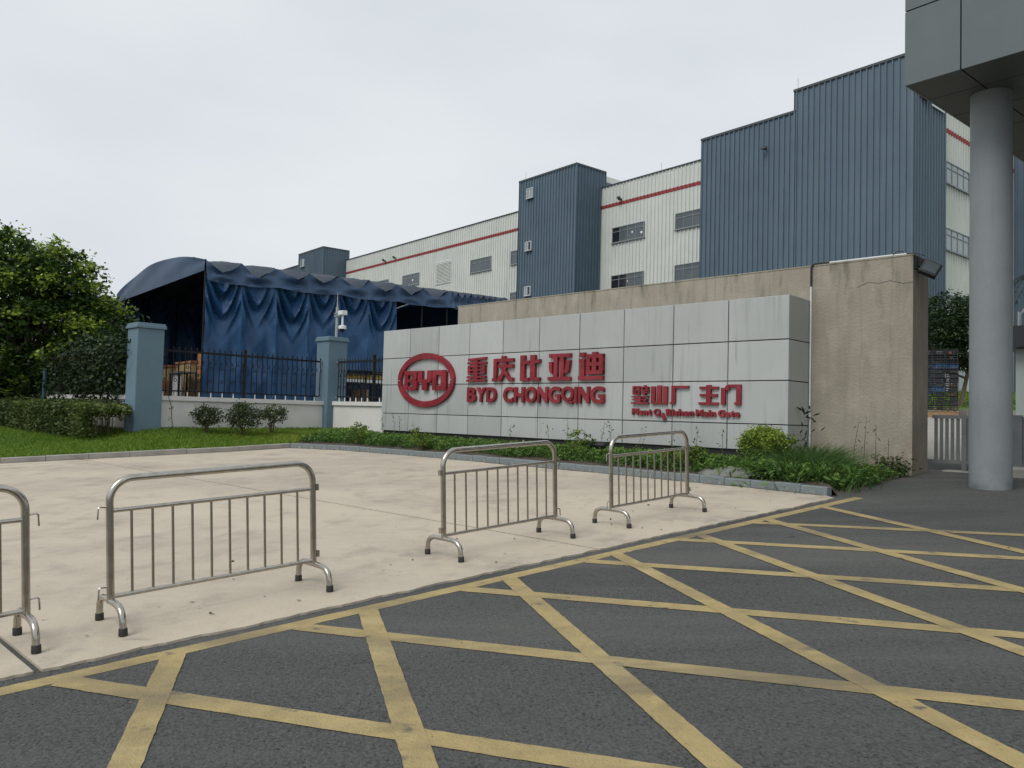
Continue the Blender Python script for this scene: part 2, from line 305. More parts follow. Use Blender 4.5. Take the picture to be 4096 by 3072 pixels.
def clump_cloud(lobes, nclump, per, csize, shell=.55, squash=.6, light=.3):
    """clumps spread through ellipsoid lobes (cx,cy,cz,rx,ry,rz); returns leaf centres, tints"""
    wts = np.array([l[3]*l[4]*l[5] for l in lobes])**.67; wts = wts/wts.sum()
    out = []; tin = []
    for _ in range(nclump):
        l = lobes[RNG.choice(len(lobes), p=wts)]
        d = RNG.normal(size=3); d /= np.linalg.norm(d); r = shell+(1.06-shell)*RNG.random()**.6
        c = np.array(l[:3])+d*np.array(l[3:])*r
        k = int(per*RNG.uniform(.5,1.5)); p = RNG.normal(size=(k,3))*csize*RNG.uniform(.6,1.3); p[:,2] *= squash
        p += d*np.abs(RNG.normal(size=(k,1)))*csize*.4
        out.append(c+p); young = r > .88 and RNG.random() < light
        tin.append(np.clip(RNG.normal(.80 if young else .32, .15, k),0,1))
    return np.concatenate(out), np.concatenate(tin)

# ================================================================== THE SETTING
def strip_sheet(name, s_list, m0, m1, dz, mt):
    # s = (x+y), contour lines run along m = (x-y)
    mb = MB(); P = []
    for s in s_list:
        row = []
        for m in np.linspace(m0, m1, 9): x, y = (s+m)/2, (s-m)/2; row.append((x, y, zg(x,y)+dz))
        P.append(row)
    mb.grid(P); return tag(part(name, mb, mt), kind='structure')
strip_sheet('ground', [-900,-300,-40,0,21,50,79.75,200,900], -900, 900, 0, Mt['asphalt'])
ys = [24.2,40,56.0,79.7]; strip_sheet('yard_pavement', ys, -36, 40, .004, Mt['yard'])
# road frame for the edge of the drive: q = offset, tau = along
A2 = R(48.6); N2 = Vector((math.cos(A2), -math.sin(A2))); D2 = Vector((math.sin(A2), math.cos(A2)))
def RF(q, tau): p = N2*q+D2*tau; return (p.x, p.y)
# concrete apron, slab by slab
kerbpts = [(-5.80,20.62),(-4.3,19.75),(-1.92,17.62),(1.20,14.46),(3.64,11.86),(4.43,10.93)]
lawnk = [(-21.5,11.0),(-11.10,17.07),(-8.92,18.38),(-6.82,19.72),(-5.80,20.62)]
apron = [RF(-5.106,-24), RF(-5.106,10.42)] + kerbpts[::-1] + lawnk[-2::-1] + [(-34,4)]
def clip(poly, a, b, c):                                   # keep a*x+b*y >= c
    out = []
    for i in range(len(poly)):
        p, q = poly[i], poly[(i+1)%len(poly)]; fp = a*p[0]+b*p[1]-c; fq = a*q[0]+b*q[1]-c
        if fp >= 0: out.append(p)
        if fp*fq < 0: t = fp/(fp-fq); out.append((p[0]+(q[0]-p[0])*t, p[1]+(q[1]-p[1])*t))
    return out
def jag(poly):
    out = []
    for i in range(len(poly)):
        p, q = poly[i], poly[(i+1)%len(poly)]; out.append(p)
        if abs(N2.x*p[0]+N2.y*p[1]+5.106) < .02 and abs(N2.x*q[0]+N2.y*q[1]+5.106) < .02:
            L = math.dist(p,q); k = int(L/.045); wv = 0
            for j in range(1,k):
                t = j/k; wv = .75*wv+random.uniform(-.013,.013); out.append((p[0]+(q[0]-p[0])*t+N2.x*wv, p[1]+(q[1]-p[1])*t+N2.y*wv))
    return out
pave = tag(bpy.data.objects.new('pavement', None), kind='structure'); C.objects.link(pave)
nx, ny = NR.x, NR.y
rows = [-40,1.385,6.05,40]; g = .021
for i in range(3):
    a = clip(clip(apron, nx, ny, rows[i]+g), -nx, -ny, -rows[i+1]+g)
    cuts = {0:[-60,-8.2,60], 1:[-60,-12.85,60], 2:[-60,60]}[i]
    for j in range(len(cuts)-1):
        hair = .006
        b_ = clip(clip(a, ny, -nx, cuts[j]+hair), -ny, nx, -cuts[j+1]+hair)
        if len(b_) > 2: part('slab', MB().slab(jag(b_), lambda x,y: zg(x,y)+.016, .14), Mt['slab'], pave)
# yellow box marking
mark = tag(bpy.data.objects.new('road_marking', None), kind='structure'); C.objects.link(mark)
def stripe(p, q, wdt, dz, jag_=.0028):
    p, q = Vector(p), Vector(q); d = (q-p).normalized(); nn = Vector((-d.y,d.x)); k = max(2,int((q-p).length/.05)); P = []
    for i in range(k+1):
        c = p+(q-p)*i/k
        P.append([(*(c-nn*(wdt/2+random.uniform(-jag_,jag_))), 0), (*(c+nn*(wdt/2+random.uniform(-jag_,jag_))), 0)])
    P = [[(x,y,zg(x,y)+dz) for x,y,_ in r] for r in P]
    mb = MB().grid([[r[1] for r in P],[r[0] for r in P]]); return part('stripe', mb, Mt['yellow'], mark)
stripe(RF(-4.925,-14), RF(-4.925,10.78), .135, .002)
def cross(q_off, az):                                      # where a diagonal meets the inner side of the edge line
    az = R(az); n_ = (math.cos(az), -math.sin(az)); d = (math.sin(az), math.cos(az)); qe = -4.87
    det = n_[0]*N2.y-n_[1]*N2.x; x = (q_off*N2.y-n_[1]*qe)/det; y = (n_[0]*qe-N2.x*q_off)/det; return (x,y), d
for k in range(-3,6):
    (x,y), d = cross(-3.29-1.222*k, 109.47); L_ = 14.5; stripe((x,y),(x+d[0]*L_,y+d[1]*L_), .145, .004)
for k in range(-3,7):
    (x,y), d = cross(-(-.628+1.203*k), 164.3); L_ = 13; stripe((x,y),(x+d[0]*L_,y+d[1]*L_), .140, .006)
# kerbs
def kerb(name, label, pts, step, wd, hgt_, mt, inward, zoff=0., broken=False):
    root = tag(bpy.data.objects.new(name, None), label=label, kind='structure'); C.objects.link(root)
    for i in range(len(pts)-1):
        a, b = Vector(pts[i]), Vector(pts[i+1]); L = (b-a).length; k = max(1,round(L/step)); d = (b-a)/L; nn = Vector((-d.y,d.x))*inward
        for j in range(k):
            p = a+d*(L*j/k+.004); q = a+d*(L*(j+1)/k-.004); hh = hgt_+random.uniform(-.006,.006); o = nn*random.uniform(-.005,.005)
            z0 = zg(*p)-.05; z1 = zg(*q)-.05; l_ = (q-p).length; bev = .012
            prof = [(0,0),(wd,0),(wd,hh+.05),(bev*2,hh+.05),(0,hh+.05-bev)]
            vv = []
            for c, zz in ((p,z0),(q,z1)): vv += [((c+nn*u+o).x-p.x,(c+nn*u+o).y-p.y,zz+v-z0-.05) for u,v in prof]
            ff = [tuple(range(5)), tuple(range(9,4,-1))]+[((m+1)%5,m,5+m,5+(m+1)%5) for m in range(5)]
            if inward < 0: ff = [f[::-1] for f in ff]
            ob = part('kerb_stone', MB().add(vv, ff), mt, root, off=(0,0,0)); ob.location = (p.x,p.y,z0+.05)
    return root
kerb('kerb', 'low pale blue painted kerb of small blocks along the planting bed', kerbpts, .42, .13, .135, Mt['kerb'], 1)
kerb('kerb', 'grey concrete kerb along the lawn edge', lawnk, 1.0, .14, .14, Mt['kerbc'], 1)
# lawn and planting bed, ruled between kerb and walls
def ruled(name, K, B, mt, nu=10, nv=10, bump=.03, hump=0.):
    P = []
    for i in range(len(K)-1):
        for a in range(nu if i < len(K)-2 else nu+1):
            t = a/nu; k = np.array(K[i])*(1-t)+np.array(K[i+1])*t; b = np.array(B[i])*(1-t)+np.array(B[i+1])*t
            row = []
            for c in range(nv+1):
                v = c/nv; p = k*(1-v)+b*v; p[2] += hump*math.sin(math.pi*v)+(RNG.normal()*bump*.3 if 0 < c < nv else 0); row.append(tuple(p))
            P.append(row)
    o = part(name, MB().grid([r for r in P][::-1]), mt, smooth=True); tag(o, kind='structure'); return P
kz = lambda p, h=.105: (p[0], p[1], zg(*p)+h)
def inn(p, q, r=.10): return p
lawnK = [kz((-21.6,11.15)), kz((-11.17,17.19)), kz((-9.0,18.5)), kz((-6.9,19.84)), kz((-5.85,20.74))]
lawnB = [(-26,36.5,.9), (-15.2,26.6,.95), (-9.92,21.52,.96), (-5.94,25.63,.95), (-4.7,24.4,.95)]
LAWN = ruled('lawn', lawnK, lawnB, Mt['lawn'], 10, 12)
s_ = lambda u,n,z: tuple(SF(u,n,z))
bedK = [kz((-5.85,20.74)), kz((-4.2,19.84)), kz((-1.82,17.73)), kz((1.30,14.56)), kz((3.74,11.96)), kz((4.53,11.03)), (4.60,10.97,.545), (4.95,11.25,.575), (6.2,12.75,.665)]
bedB = [(-4.7,24.4,.95), s_(-.1,.1,.86), s_(4.4,.1,.84), s_(8.4,.1,.83), s_(11.6,.1,.80), s_(12.2,.82,.79), s_(12.4,.82,.80), s_(13.0,.83,.76), s_(13.75,.80,.70)]
BED = ruled('soil', bedK, bedB, Mt['soil'], 8, 8, .03, .03)
# ================================================================== ENTRANCE SIGN
sign = sthing('entrance_sign', 'long grey panelled sign wall with red plant name and oval logo', 'sign', 0, 0, .9)
U = [0,1.212,2.422,3.607,4.804,5.975,7.178,8.382,9.593,10.814,11.991]; U = [0,1.21,2.415,3.605,4.80,5.985,7.185,8.385,9.595,10.80,11.99]
Z = [1.045,1.522,2.318,3.062,3.858]
part('core', MB().box(.03,.03,1.06,11.96,.87,3.835), Mt['joint'], sign)
part('plinth', MB().box(.05,.05,.55,11.94,.868,1.045), Mt['plinth'], sign)
g = .009
pn = []
for i in range(10):
    for j in range(4):
        mb = MB(); x0, x1, z0, z1 = U[i]+g, U[i+1]-g, Z[j]+g, Z[j+1]-g; b = .006
        if i == 0: x0 = 0
        if i == 9: x1 = 11.99
        if j == 0: z0 = Z[0]
        if j == 3: z1 = Z[4]
        dy = random.uniform(-.002,.002)
        mb.prism([(x0,z0),(x1,z0),(x1,z1),(x0,z1)], dy+b, .029)
        mb.add([(x0,dy+b,z0),(x1,dy+b,z0),(x1,dy+b,z1),(x0,dy+b,z1),(x0+b,dy,z0+b),(x1-b,dy,z0+b),(x1-b,dy,z1-b),(x0+b,dy,z1-b)],
               [(4,5,6,7),(0,1,5,4),(1,2,6,5),(2,3,7,6),(3,0,4,7)])
        mb.f = [f for f in mb.f if f != (0,1,2,3)]
        part('panel', mb, Mt['panel'], sign)
for j in range(4):                                         # right return, one panel a course
    part('side_panel', MB().box(11.962, .032, Z[j]+(g if j else 0), 11.992, .866, Z[j+1]-(g if j<3 else 0)), Mt['panel'], sign)
part('top_panel', MB().box(.02,.03,3.837,11.96,.866,3.856), Mt['panel'], sign)
FRONT = -.004
def strokes(name, strk, u0, u1, z0, z1, depth, label=None):
    mb = MB()
    for i, st in enumerate(strk):
        if len(st) == 4 and not isinstance(st[0], tuple): x0,y0,x1,y1 = st; st = [(x0,y0),(x1,y0),(x1,y1),(x0,y1)]
        P = [(u0+x*(u1-u0), z0+y*(z1-z0)) for x,y in st]
        ar = sum(P[k][0]*P[(k+1)%len(P)][1]-P[(k+1)%len(P)][0]*P[k][1] for k in range(len(P)))
        if ar < 0: P = P[::-1]
        mb.prism(P, FRONT-depth-.0016*i, FRONT-.0005*i)
    o = part(name, mb, Mt['red'], sign)
    if label: o['label'] = label
    return o
G = {
 'zhong': [[(.03,.86),(.97,.90),(1.0,1.0),(.03,.95)],(0,.72,1,.81),(.03,.59,.97,.66),(.03,.30,.97,.36),(.03,.30,.17,.66),(.83,.30,.97,.66),(.03,.44,.97,.51),(.42,.05,.58,.94),(0,.15,1,.235),(-.02,0,1.02,.095)],
 'qing': [(.42,.88,.60,1.0),(.03,.77,1,.90),[(.03,.9),(.20,.9),(.20,.35),(.17,0),(-.03,0),(-.03,.1),(.04,.15)],(.26,.53,1,.66),[(.50,.75),(.68,.75),(.68,.55),(.58,.28),(.40,0),(.22,0),(.22,.10),(.42,.3),(.50,.55)],[(.56,.42),(.70,.38),(.84,.16),(1.0,.14),(1.0,0),(.82,0),(.60,.26)]],
 'bi': [(.02,0,.25,1),(.24,.66,.49,.79),(.06,0,.47,.13),(.53,0,.77,1),[(.76,.66),(1,.70),(1,.83),(.76,.79)],(.53,0,1,.13)],
 'ya': [(.04,.86,1,1),(0,0,1,.14),(.27,.1,.43,.9),(.56,.1,.72,.9),[(.04,.70),(.19,.70),(.21,.26),(.13,.26),(.07,.36)],[(.82,.74),(1,.74),(.94,.34),(.86,.27),(.74,.27),(.74,.36),(.80,.42)]],
 'di': [(.02,.84,.24,1),(0,.62,.24,.77),(.05,.1,.24,.70),(-.02,0,1,.14),(.31,.20,.47,.93),(.84,.20,1,.93),(.31,.79,1,.92),(.31,.20,1,.34),(.31,.50,1,.63),(.56,.22,.74,1.0)],
 'bi4': [(.04,.9,.48,.98),(.04,.52,.15,.97),(.36,.75,.48,.97),(.04,.72,.48,.79),(.19,.50,.48,.56),(.19,.5,.27,.69),(.40,.5,.48,.69),(.54,.88,1,.95),(.72,.88,.83,1.02),(.58,.80,.68,.89),(.85,.80,.95,.89),(.52,.72,1.02,.79),(.55,.61,1,.67),(.71,.48,.83,.78),(.02,.35,1,.43),(.05,.2,.95,.27),(0,0,1,.1),(.42,.03,.58,.42),(.74,.09,.88,.19)],
 'shan': [(.02,0,.26,.95),(.38,.02,.62,1),(.74,0,.98,.95),(.03,0,.97,.13)],
 'chang': [(.06,.86,1,1),[(.07,.99),(.28,.99),(.28,.1),(.22,0),(0,0),(0,.1),(.07,.14)]],
 'zhu': [(.38,.05,.62,1),(.03,.79,1,.92),(.05,.42,.95,.55),(0,0,1,.13)],
 'men': [(.02,0,.24,.84),[(.19,.80),(.30,.99),(.42,1.0),(.46,.76),(.32,.68)],(.46,.86,1,1),(.78,0,1,.95),(.70,0,.80,.14)]}
for k,(a,b,c,d) in {'zhong':(3.63,4.29,2.372,2.985),'qing':(4.545,5.225,2.374,2.985),'bi':(5.45,6.08,2.374,2.978),'ya':(6.335,6.995,2.372,2.98),'di':(7.24,7.905,2.377,2.98),
    'bi4':(8.65,9.065,1.868,2.243),'shan':(9.115,9.515,1.870,2.246),'chang':(9.575,9.99,1.868,2.236),'zhu':(10.22,10.633,1.865,2.246),'men':(10.685,11.10,1.867,2.252)}.items():
    strokes('character', G[k], a, b, c, d, .075 if c > 2.2 else .05)
# oval logo: two half rings with blocky letters inside
def ring(a0, a1, cu, cz, ro, zo, ri, zi, depth, n=40):
    mb = MB(); P = []
    for i in range(n+1):
        a = a0+(a1-a0)*i/n; c, s = math.cos(a), math.sin(a)
        o = (cu+ro*c, cz+zo*s); q = (cu+ri*c, cz+zi*s)
        P.append([(o[0],FRONT-.0005,o[1]),(o[0],FRONT-depth,o[1]),(q[0],FRONT-depth,q[1]),(q[0],FRONT-.0005,q[1])])
    mb.grid(P); mb.f += [(0,1,2,3), tuple(len(mb.v)-1-k for k in range(4))]
    return part('logo_ring', mb, Mt['red'], sign)
cu, cz_, e = 1.965, 2.437, .012
ring(e, math.pi-e, cu, cz_, 1.17, .722, 1.02, .567, .07); ring(math.pi+e, 2*math.pi-e, cu, cz_, 1.17, .722, 1.02, .567, .07)
LG = {'B': [(0,0,.27,1),(.02,.78,.88,1),(.25,.41,.86,.57),(.32,0,.93,.20),[(.64,.50),(.88,.50),(.97,.60),(.97,.90),(.86,1),(.64,1)],[(.66,.02),(.90,.02),(1,.12),(1,.42),(.90,.52),(.66,.52)]],
      'Y': [(0,.52,.30,1),(.66,.52,1,1),[(0,.56),(1,.56),(1,.50),(.84,.38),(.14,.38),(0,.50)],(.30,0,.68,.54)],
      'D': [(0,0,.27,1),(.02,.75,.90,1),(.31,0,.99,.24),[(.63,.02),(1,.02),(1,.90),(.88,1),(.63,1)]]}
for ch,(a,b) in {'B':(1.11,1.655),'Y':(1.69,2.268),'D':(2.29,2.835)}.items(): strokes('logo_letter', LG[ch], a, b, 2.165, 2.69, .085)
def letter_mesh(ch, bold):
    cu_ = bpy.data.curves.new('letter','FONT'); cu_.body = ch; cu_.size = 1; cu_.extrude = .5; cu_.offset = bold; cu_.resolution_u = 4
    ob = bpy.data.objects.new('letter', cu_); me = bpy.data.meshes.new_from_object(ob)
    bpy.data.objects.remove(ob); bpy.data.curves.remove(cu_)
    co = np.empty(len(me.vertices)*3); me.vertices.foreach_get('co', co); return me, co.reshape(-1,3)
def letter(ch, u0, u1, z0, z1, depth, bold=.035):
    me, co = letter_mesh(ch, bold); mn, mxx = co.min(0), co.max(0)
    x = u0+(co[:,0]-mn[0])/(mxx[0]-mn[0])*(u1-u0); z = z0+(co[:,1]-mn[1])/(mxx[1]-mn[1])*(z1-z0); y = FRONT-depth*(co[:,2]+.5)
    off = sign['_off']; v = np.stack([x-off[0], y-off[1], z-off[2]],1); me.vertices.foreach_set('co', v.ravel()); me.materials.clear(); me.materials.append(Mt['red']); me.update()
    return part('letter', me, None, sign)
for ch,a,b,zz in (('B',3.635,3.955,0),('Y',3.965,4.30,0),('D',4.33,4.668,0),('C',4.912,5.24,-.006),('H',5.272,5.60,0),('O',5.628,5.985,-.006),('N',6.02,6.335,0),('G',6.362,6.715,-.006),('Q',6.74,7.10,-.022),('I',7.122,7.20,0),('N',7.235,7.54,0),('G',7.57,7.94,-.006)):
    letter(ch, a, b, 1.867+zz, 2.232-(zz if ch != 'Q' else -.006), .07)
def word(txt, u0, u1, zb, zt):
    dat = [letter_mesh(c,.045) for c in txt]; ws = [d[1][:,0].max()-d[1][:,0].min() for d in dat]; gap = .05; tot = sum(ws)+gap*(len(ws)-1); k = (u1-u0)/tot
    x = u0; cap = dat[0][1][:,1].max()
    for c,d,w_ in zip(txt,dat,ws):
        ky = (zt-zb)/cap; lo, hi = d[1][:,1].min(), d[1][:,1].max(); bpy.data.meshes.remove(d[0])
        letter(c, x, x+w_*k, zb+lo*ky, zb+hi*ky, .045, .045); x += (w_+gap)*k
for txt,a,b in (('Plant',8.655,9.14),('Q',9.185,9.35),('Bishan',9.478,10.11),('Main',10.153,10.583),('Gate',10.633,11.078)): word(txt,a,b,1.648,1.775)
strokes('loose_letter', [[(0,.62),(.42,1),(1,.16),(.52,0)]], 9.36, 9.485, 1.545, 1.70, .05, 'loose red letter hanging tilted below its line')
# ================================================================== CONCRETE WALL, CONDUIT, FLOODLIGHT
wall = sthing('concrete_wall', 'tall stained beige rendered wall behind the panelled sign', 'wall', 13.0, 1.3, .7)
mb = MB(); P = []                                          # slightly wavy front face
mb.box(2.17,.872,.2,13.785,1.71,4.492); part('wall_body', mb, Mt['render'], wall)
part('coping', MB().box(2.15,.862,4.493,13.80,1.72,4.515), Mt['render'], wall)
part('base_strip', MB().box(12.2,.74,.3,14.1,.868,.715), Mt['kerbc'], wall)
part('crack', MB().tube([(12.85,.870,4.02),(13.05,.870,4.10),(13.22,.870,4.06),(13.42,.870,4.09),(13.62,.870,4.02),(13.79,.870,4.03)], .0035, 4), Mt['joint'], wall)
con = sthing('conduit_pipe', 'thin white conduit running down beside the sign and along the wall top', 'pipe', 12.02, .85, .8)
part('pipe', MB().tube([(12.025,.846,.78),(12.03,.846,1.66)], .016, 8), Mt['whitep'], con, smooth=True)
part('pipe', MB().tube([(12.022,.846,1.70),(12.022,.846,4.12)], .016, 8), Mt['whitep'], con, smooth=True)
part('coupling', MB().tube([(12.025,.846,1.64),(12.025,.846,1.73)], .021, 8), Mt['whitep'], con, smooth=True)
part('elbow', MB().tube([(12.022,.846,4.11),(12.022,.846,4.44),(12.03,.846,4.50),(12.08,.87,4.536),(12.22,.89,4.54),(12.34,.90,4.536)], .019, 8), Mt['blackp'], con, smooth=True)
part('pipe', MB().tube([(12.32,.90,4.536),(13.45,.90,4.536)], .016, 8), Mt['whitep'], con, smooth=True)
part('pipe', MB().tube([(13.42,.92,4.536),(13.66,.93,4.537)], .016, 8), Mt['whitep'], con, smooth=True)
part('cable', MB().tube([(13.45,.91,4.54),(13.5,.93,4.60),(13.58,.94,4.60),(13.62,.95,4.545),(13.8,.96,4.54),(13.95,.9,4.47)], .009, 6), Mt['blackp'], con, smooth=True)
fl = sthing('floodlight', 'black square floodlight on the top corner of the beige wall', 'lamp', 13.9, .95, 4.3)
part('bracket', MB().box(13.787,.9,4.26,13.83,1.06,4.47).box(13.83,.93,4.30,13.93,1.03,4.40), Mt['iron'], fl)
hd = MB().cbox(-.15,-.05,-.13,.15,.06,.13,.02); 
for k in range(7): hd.box(-.14+k*.045,.06,-.11,-.128+k*.045,.10,.11)
ho = part('housing', hd, Mt['blackp'], fl, off=(0,0,0)); ho.location = (.14,-.03,-.06); ho.rotation_euler = (R(-22),R(28),R(14))
lo_ = part('lens', MB().box(-.115,-.056,-.095,.115,-.05,.095), Mt['glass'], ho, off=(0,0,0))
# ================================================================== BOUNDARY WALLS, PILLARS, RAILINGS
p2u, p1len = -3.97, 5.93
# p1 lies p1len behind p2 along -y of the sign frame
PN = .87
def pillar(label, u, n, zb, zt, sz=.71):
    t = sthing('fence_pillar', label, 'pillar', u, n, zb, 'blue pillars of the boundary fence'); h = sz/2
    part('shaft', MB().cbox(u-h,n-h,zb-.2,u+h,n+h,zt-.14,.012), Mt['pillar'], t)
    part('cap', MB().cbox(u-h-.045,n-h-.045,zt-.14,u+h+.045,n+h+.045,zt-.06,.012).cbox(u-h-.02,n-h-.02,zt-.06,u+h+.02,n+h+.02,zt,.012), Mt['pillar'], t)
    return t
pillar('blue grey square pillar beside the tree and hedge, at the left end of the railing', p2u, PN-p1len, .98, 3.80)
pillar('blue grey square pillar carrying the camera mast', p2u, PN, .95, 3.95)
def lowwall(label, a, b, axis, fixed, zb=.9, zt=1.85):
    # axis 'n': runs along n at u = fixed; axis 'u': runs along u at n = fixed
    m = (a+b)/2
    t = sthing('boundary_wall', label, 'wall', *((fixed,m) if axis == 'n' else (m,fixed)), zb, 'low white boundary walls')
    def bx(x0,x1,hw,z0,z1): 
        return MB().box(fixed-hw,x0,z0,fixed+hw,x1,z1) if axis == 'n' else MB().box(x0,fixed-hw,z0,x1,fixed+hw,z1)
    part('wall_body', bx(a,b,.13,zb-.3,zt-.125), Mt['whitewall'], t); part('coping', bx(a-.002,b+.002,.19,zt-.123,zt), Mt['whitewall'], t)
    return t
nA, nB = PN-p1len+.36, PN-.36
lowwall('low white wall under the railing behind the three round shrubs', nA, nB, 'n', p2u)
lowwall('short low white wall between the camera pillar and the sign', p2u+.36, 2.16, 'u', PN+.02)
lowwall('low white wall half hidden behind the hedge and tree', p2u-15.5, p2u-.36, 'u', PN-p1len)
def picket_mesh():
    mb = MB(); r = .0155
    mb.tube([(0,0,.10),(0,0,1.0),(0.02,0,1.06),(.02,0,1.10),(0,0,1.16),(0,0,1.42)], r, 5)
    mb.add([(0,0,1.53),(.03,0,1.45),(0,.02,1.45),(-.03,0,1.45),(0,-.016,1.45),(0,0,1.40)], [(0,1,2),(0,2,3),(0,3,4),(0,4,1),(5,2,1),(5,3,2),(5,4,3),(5,1,4)])
    mb.box(-.04,-.010,1.378,.04,.010,1.402)
    for z in (.42,.86): mb.box(-.016,-.016,z,.016,.016,z+.02)
    mb.box(-.016,-.016,.16,.016,.016,.19)
    mb.tube([(.0,0,1.05),(.035,0,1.01),(.07,0,1.04),(.06,0,1.10)], .010, 4)
    return mb.mesh('picket', Mt['iron'])
PICK = picket_mesh()
def ringlet():
    mb = MB(); mb.tube([(.04*math.cos(a),0,.04*math.sin(a)) for a in [2*math.pi*k/10 for k in range(11)]], .010, 4, False); return mb.mesh('ring', Mt['iron'])
RINGM = ringlet()
def railing(label, a, b, axis, fixed, posts, zb=1.85, step=.172, flag_end=False):
    m = (a+b)/2; t = sthing('iron_railing', label, 'fence', *((fixed,m) if axis == 'n' else (m,fixed)), zb, 'black railings on the boundary walls')
    def pos(x, z=0): return (0, x-m, z) if axis == 'n' else (x-m, 0, z)
    rz = R(90) if axis == 'n' else 0
    def rail(name, z, hh, hw):
        p = MB(); (p.box(-hw,a-m,z,hw,b-m,z+hh) if axis == 'n' else p.box(a-m,-hw,z,b-m,hw,z+hh)); part(name, p, Mt['iron'], t, off=(0,0,0))
    rail('top_rail', 1.245, .055, .022); rail('bottom_rail', .13, .038, .018)
    k = int((b-a)/step); last = None
    for i in range(k+1):
        x = a+.06+(b-a-.12)*i/k
        if min(abs(x-q) for q in posts) < .07: continue
        o = link('picket', PICK, t); o.location = pos(x); o.rotation_euler = (0,0,rz); o.scale = (1,1,.93+random.uniform(-.006,.006))
        if i % 2 == 0 and i < k:
            for z in (.46,.84): q = link('ring', RINGM, t); q.location = pos(x+step*.5,z); q.rotation_euler = (0,0,rz)
    for q in posts:
        x, y, _ = pos(q); part('post', MB().cbox(x-.035,y-.035,0,x+.035,y+.035,1.40,.006).cbox(x-.045,y-.045,1.40,x+.045,y+.045,1.46,.01), Mt['iron'], t, off=(0,0,0))
    f = MB(); x = a+.15
    while x < b-.1: px, py, _ = pos(x); f.box(px-.012,py-.012,0,px+.012,py+.012,.13); x += step*2
    part('wall_stud', f, Mt['whitep'], t, off=(0,0,0), kind='stuff')
    for e_ in ((b-.03,) if axis == 'n' else (a+.03,)):
        px,py,_ = pos(e_); part('bracket', MB().box(px-.03,py-.05,1.24,px+.03,py+.07,1.30).box(px-.03,py-.05,.10,px+.03,py+.06,.15), Mt['peeled'], t, off=(0,0,0))
    return t
railing('black spear topped railing in front of the blue tent curtain', nA, nB, 'n', p2u, [nA+2.55])
railing('short black railing right of the camera pillar, running behind the sign', p2u+.36, 2.1, 'u', PN, [-1.62], step=.155)
railing('black railing overgrown by vines behind the hedge', p2u-15.3, p2u-.36, 'u', PN-p1len, [p2u-2.9,p2u-5.6,p2u-8.3,p2u-11], step=.3)
mast = sthing('camera_mast', 'thin grey camera mast on top of the blue pillar with white dome camera', 'camera mast', p2u+.25, PN-.02, 3.95)
u_, n_ = p2u+.25, PN-.02
part('pole', MB().tube([(u_,n_,3.94),(u_,n_,4.94)], .045, 10), Mt['galv'], mast, smooth=True)
part('lightning_rod', MB().tube([(u_,n_,4.93),(u_,n_,5.1),(u_,n_,5.42)], [.022,.016,.006], 8), Mt['galv'], mast, smooth=True)
part('clamp', MB().box(u_-.07,n_-.07,4.62,u_+.07,n_+.07,4.66).box(u_-.07,n_-.07,4.70,u_+.07,n_+.07,4.74).box(u_+.05,n_-.025,4.62,u_+.30,n_+.025,4.66), Mt['galv'], mast)
part('junction_box', MB().cbox(u_+.19,n_-.10,4.655,u_+.45,n_+.10,4.79,.012), Mt['whitep'], mast)
part('drop_tube', MB().tube([(u_+.33,n_,4.66),(u_+.33,n_,4.30)], .034, 10), Mt['whitep'], mast, smooth=True)
dc = part('dome_camera', MB().lathe([(.07,4.32),(.125,4.30),(.13,4.20),(.11,4.19)], u_+.33, n_, 18), Mt['whitep'], mast, smooth=True)
part('dome', MB().lathe([(.01,4.09),(.05,4.10),(.085,4.14),(.095,4.19)], u_+.33, n_, 18), Mt['dome'], dc, smooth=True)
# dangling dead vine on the white wall
vine = sthing('dangling_vine', 'single thin vine hanging over the white wall beside the left pillar', 'vine', p2u+.15, nA+.35, .95)
part('stem', MB().tube([(p2u+.15,nA+.15,2.3),(p2u+.2,nA+.22,1.87),(p2u+.17,nA+.34,1.55),(p2u+.155,nA+.36,1.3),(p2u+.15,nA+.40,.95)], .008, 5), Mt['twig'], vine, smooth=True)
cen = np.array([(p2u+.2+RNG.normal()*.04-(p2u+.15), nA+.34+RNG.normal()*.06-(nA+.35), z-.95) for z in (1.55,1.52,1.5,1.24,1.2,1.9,2.0,2.1,1.95,2.2)])
part('leaf', leaf_mesh('leaf', cen, .07, RNG.random(10), L_SHRUB), None, vine, kind='stuff')
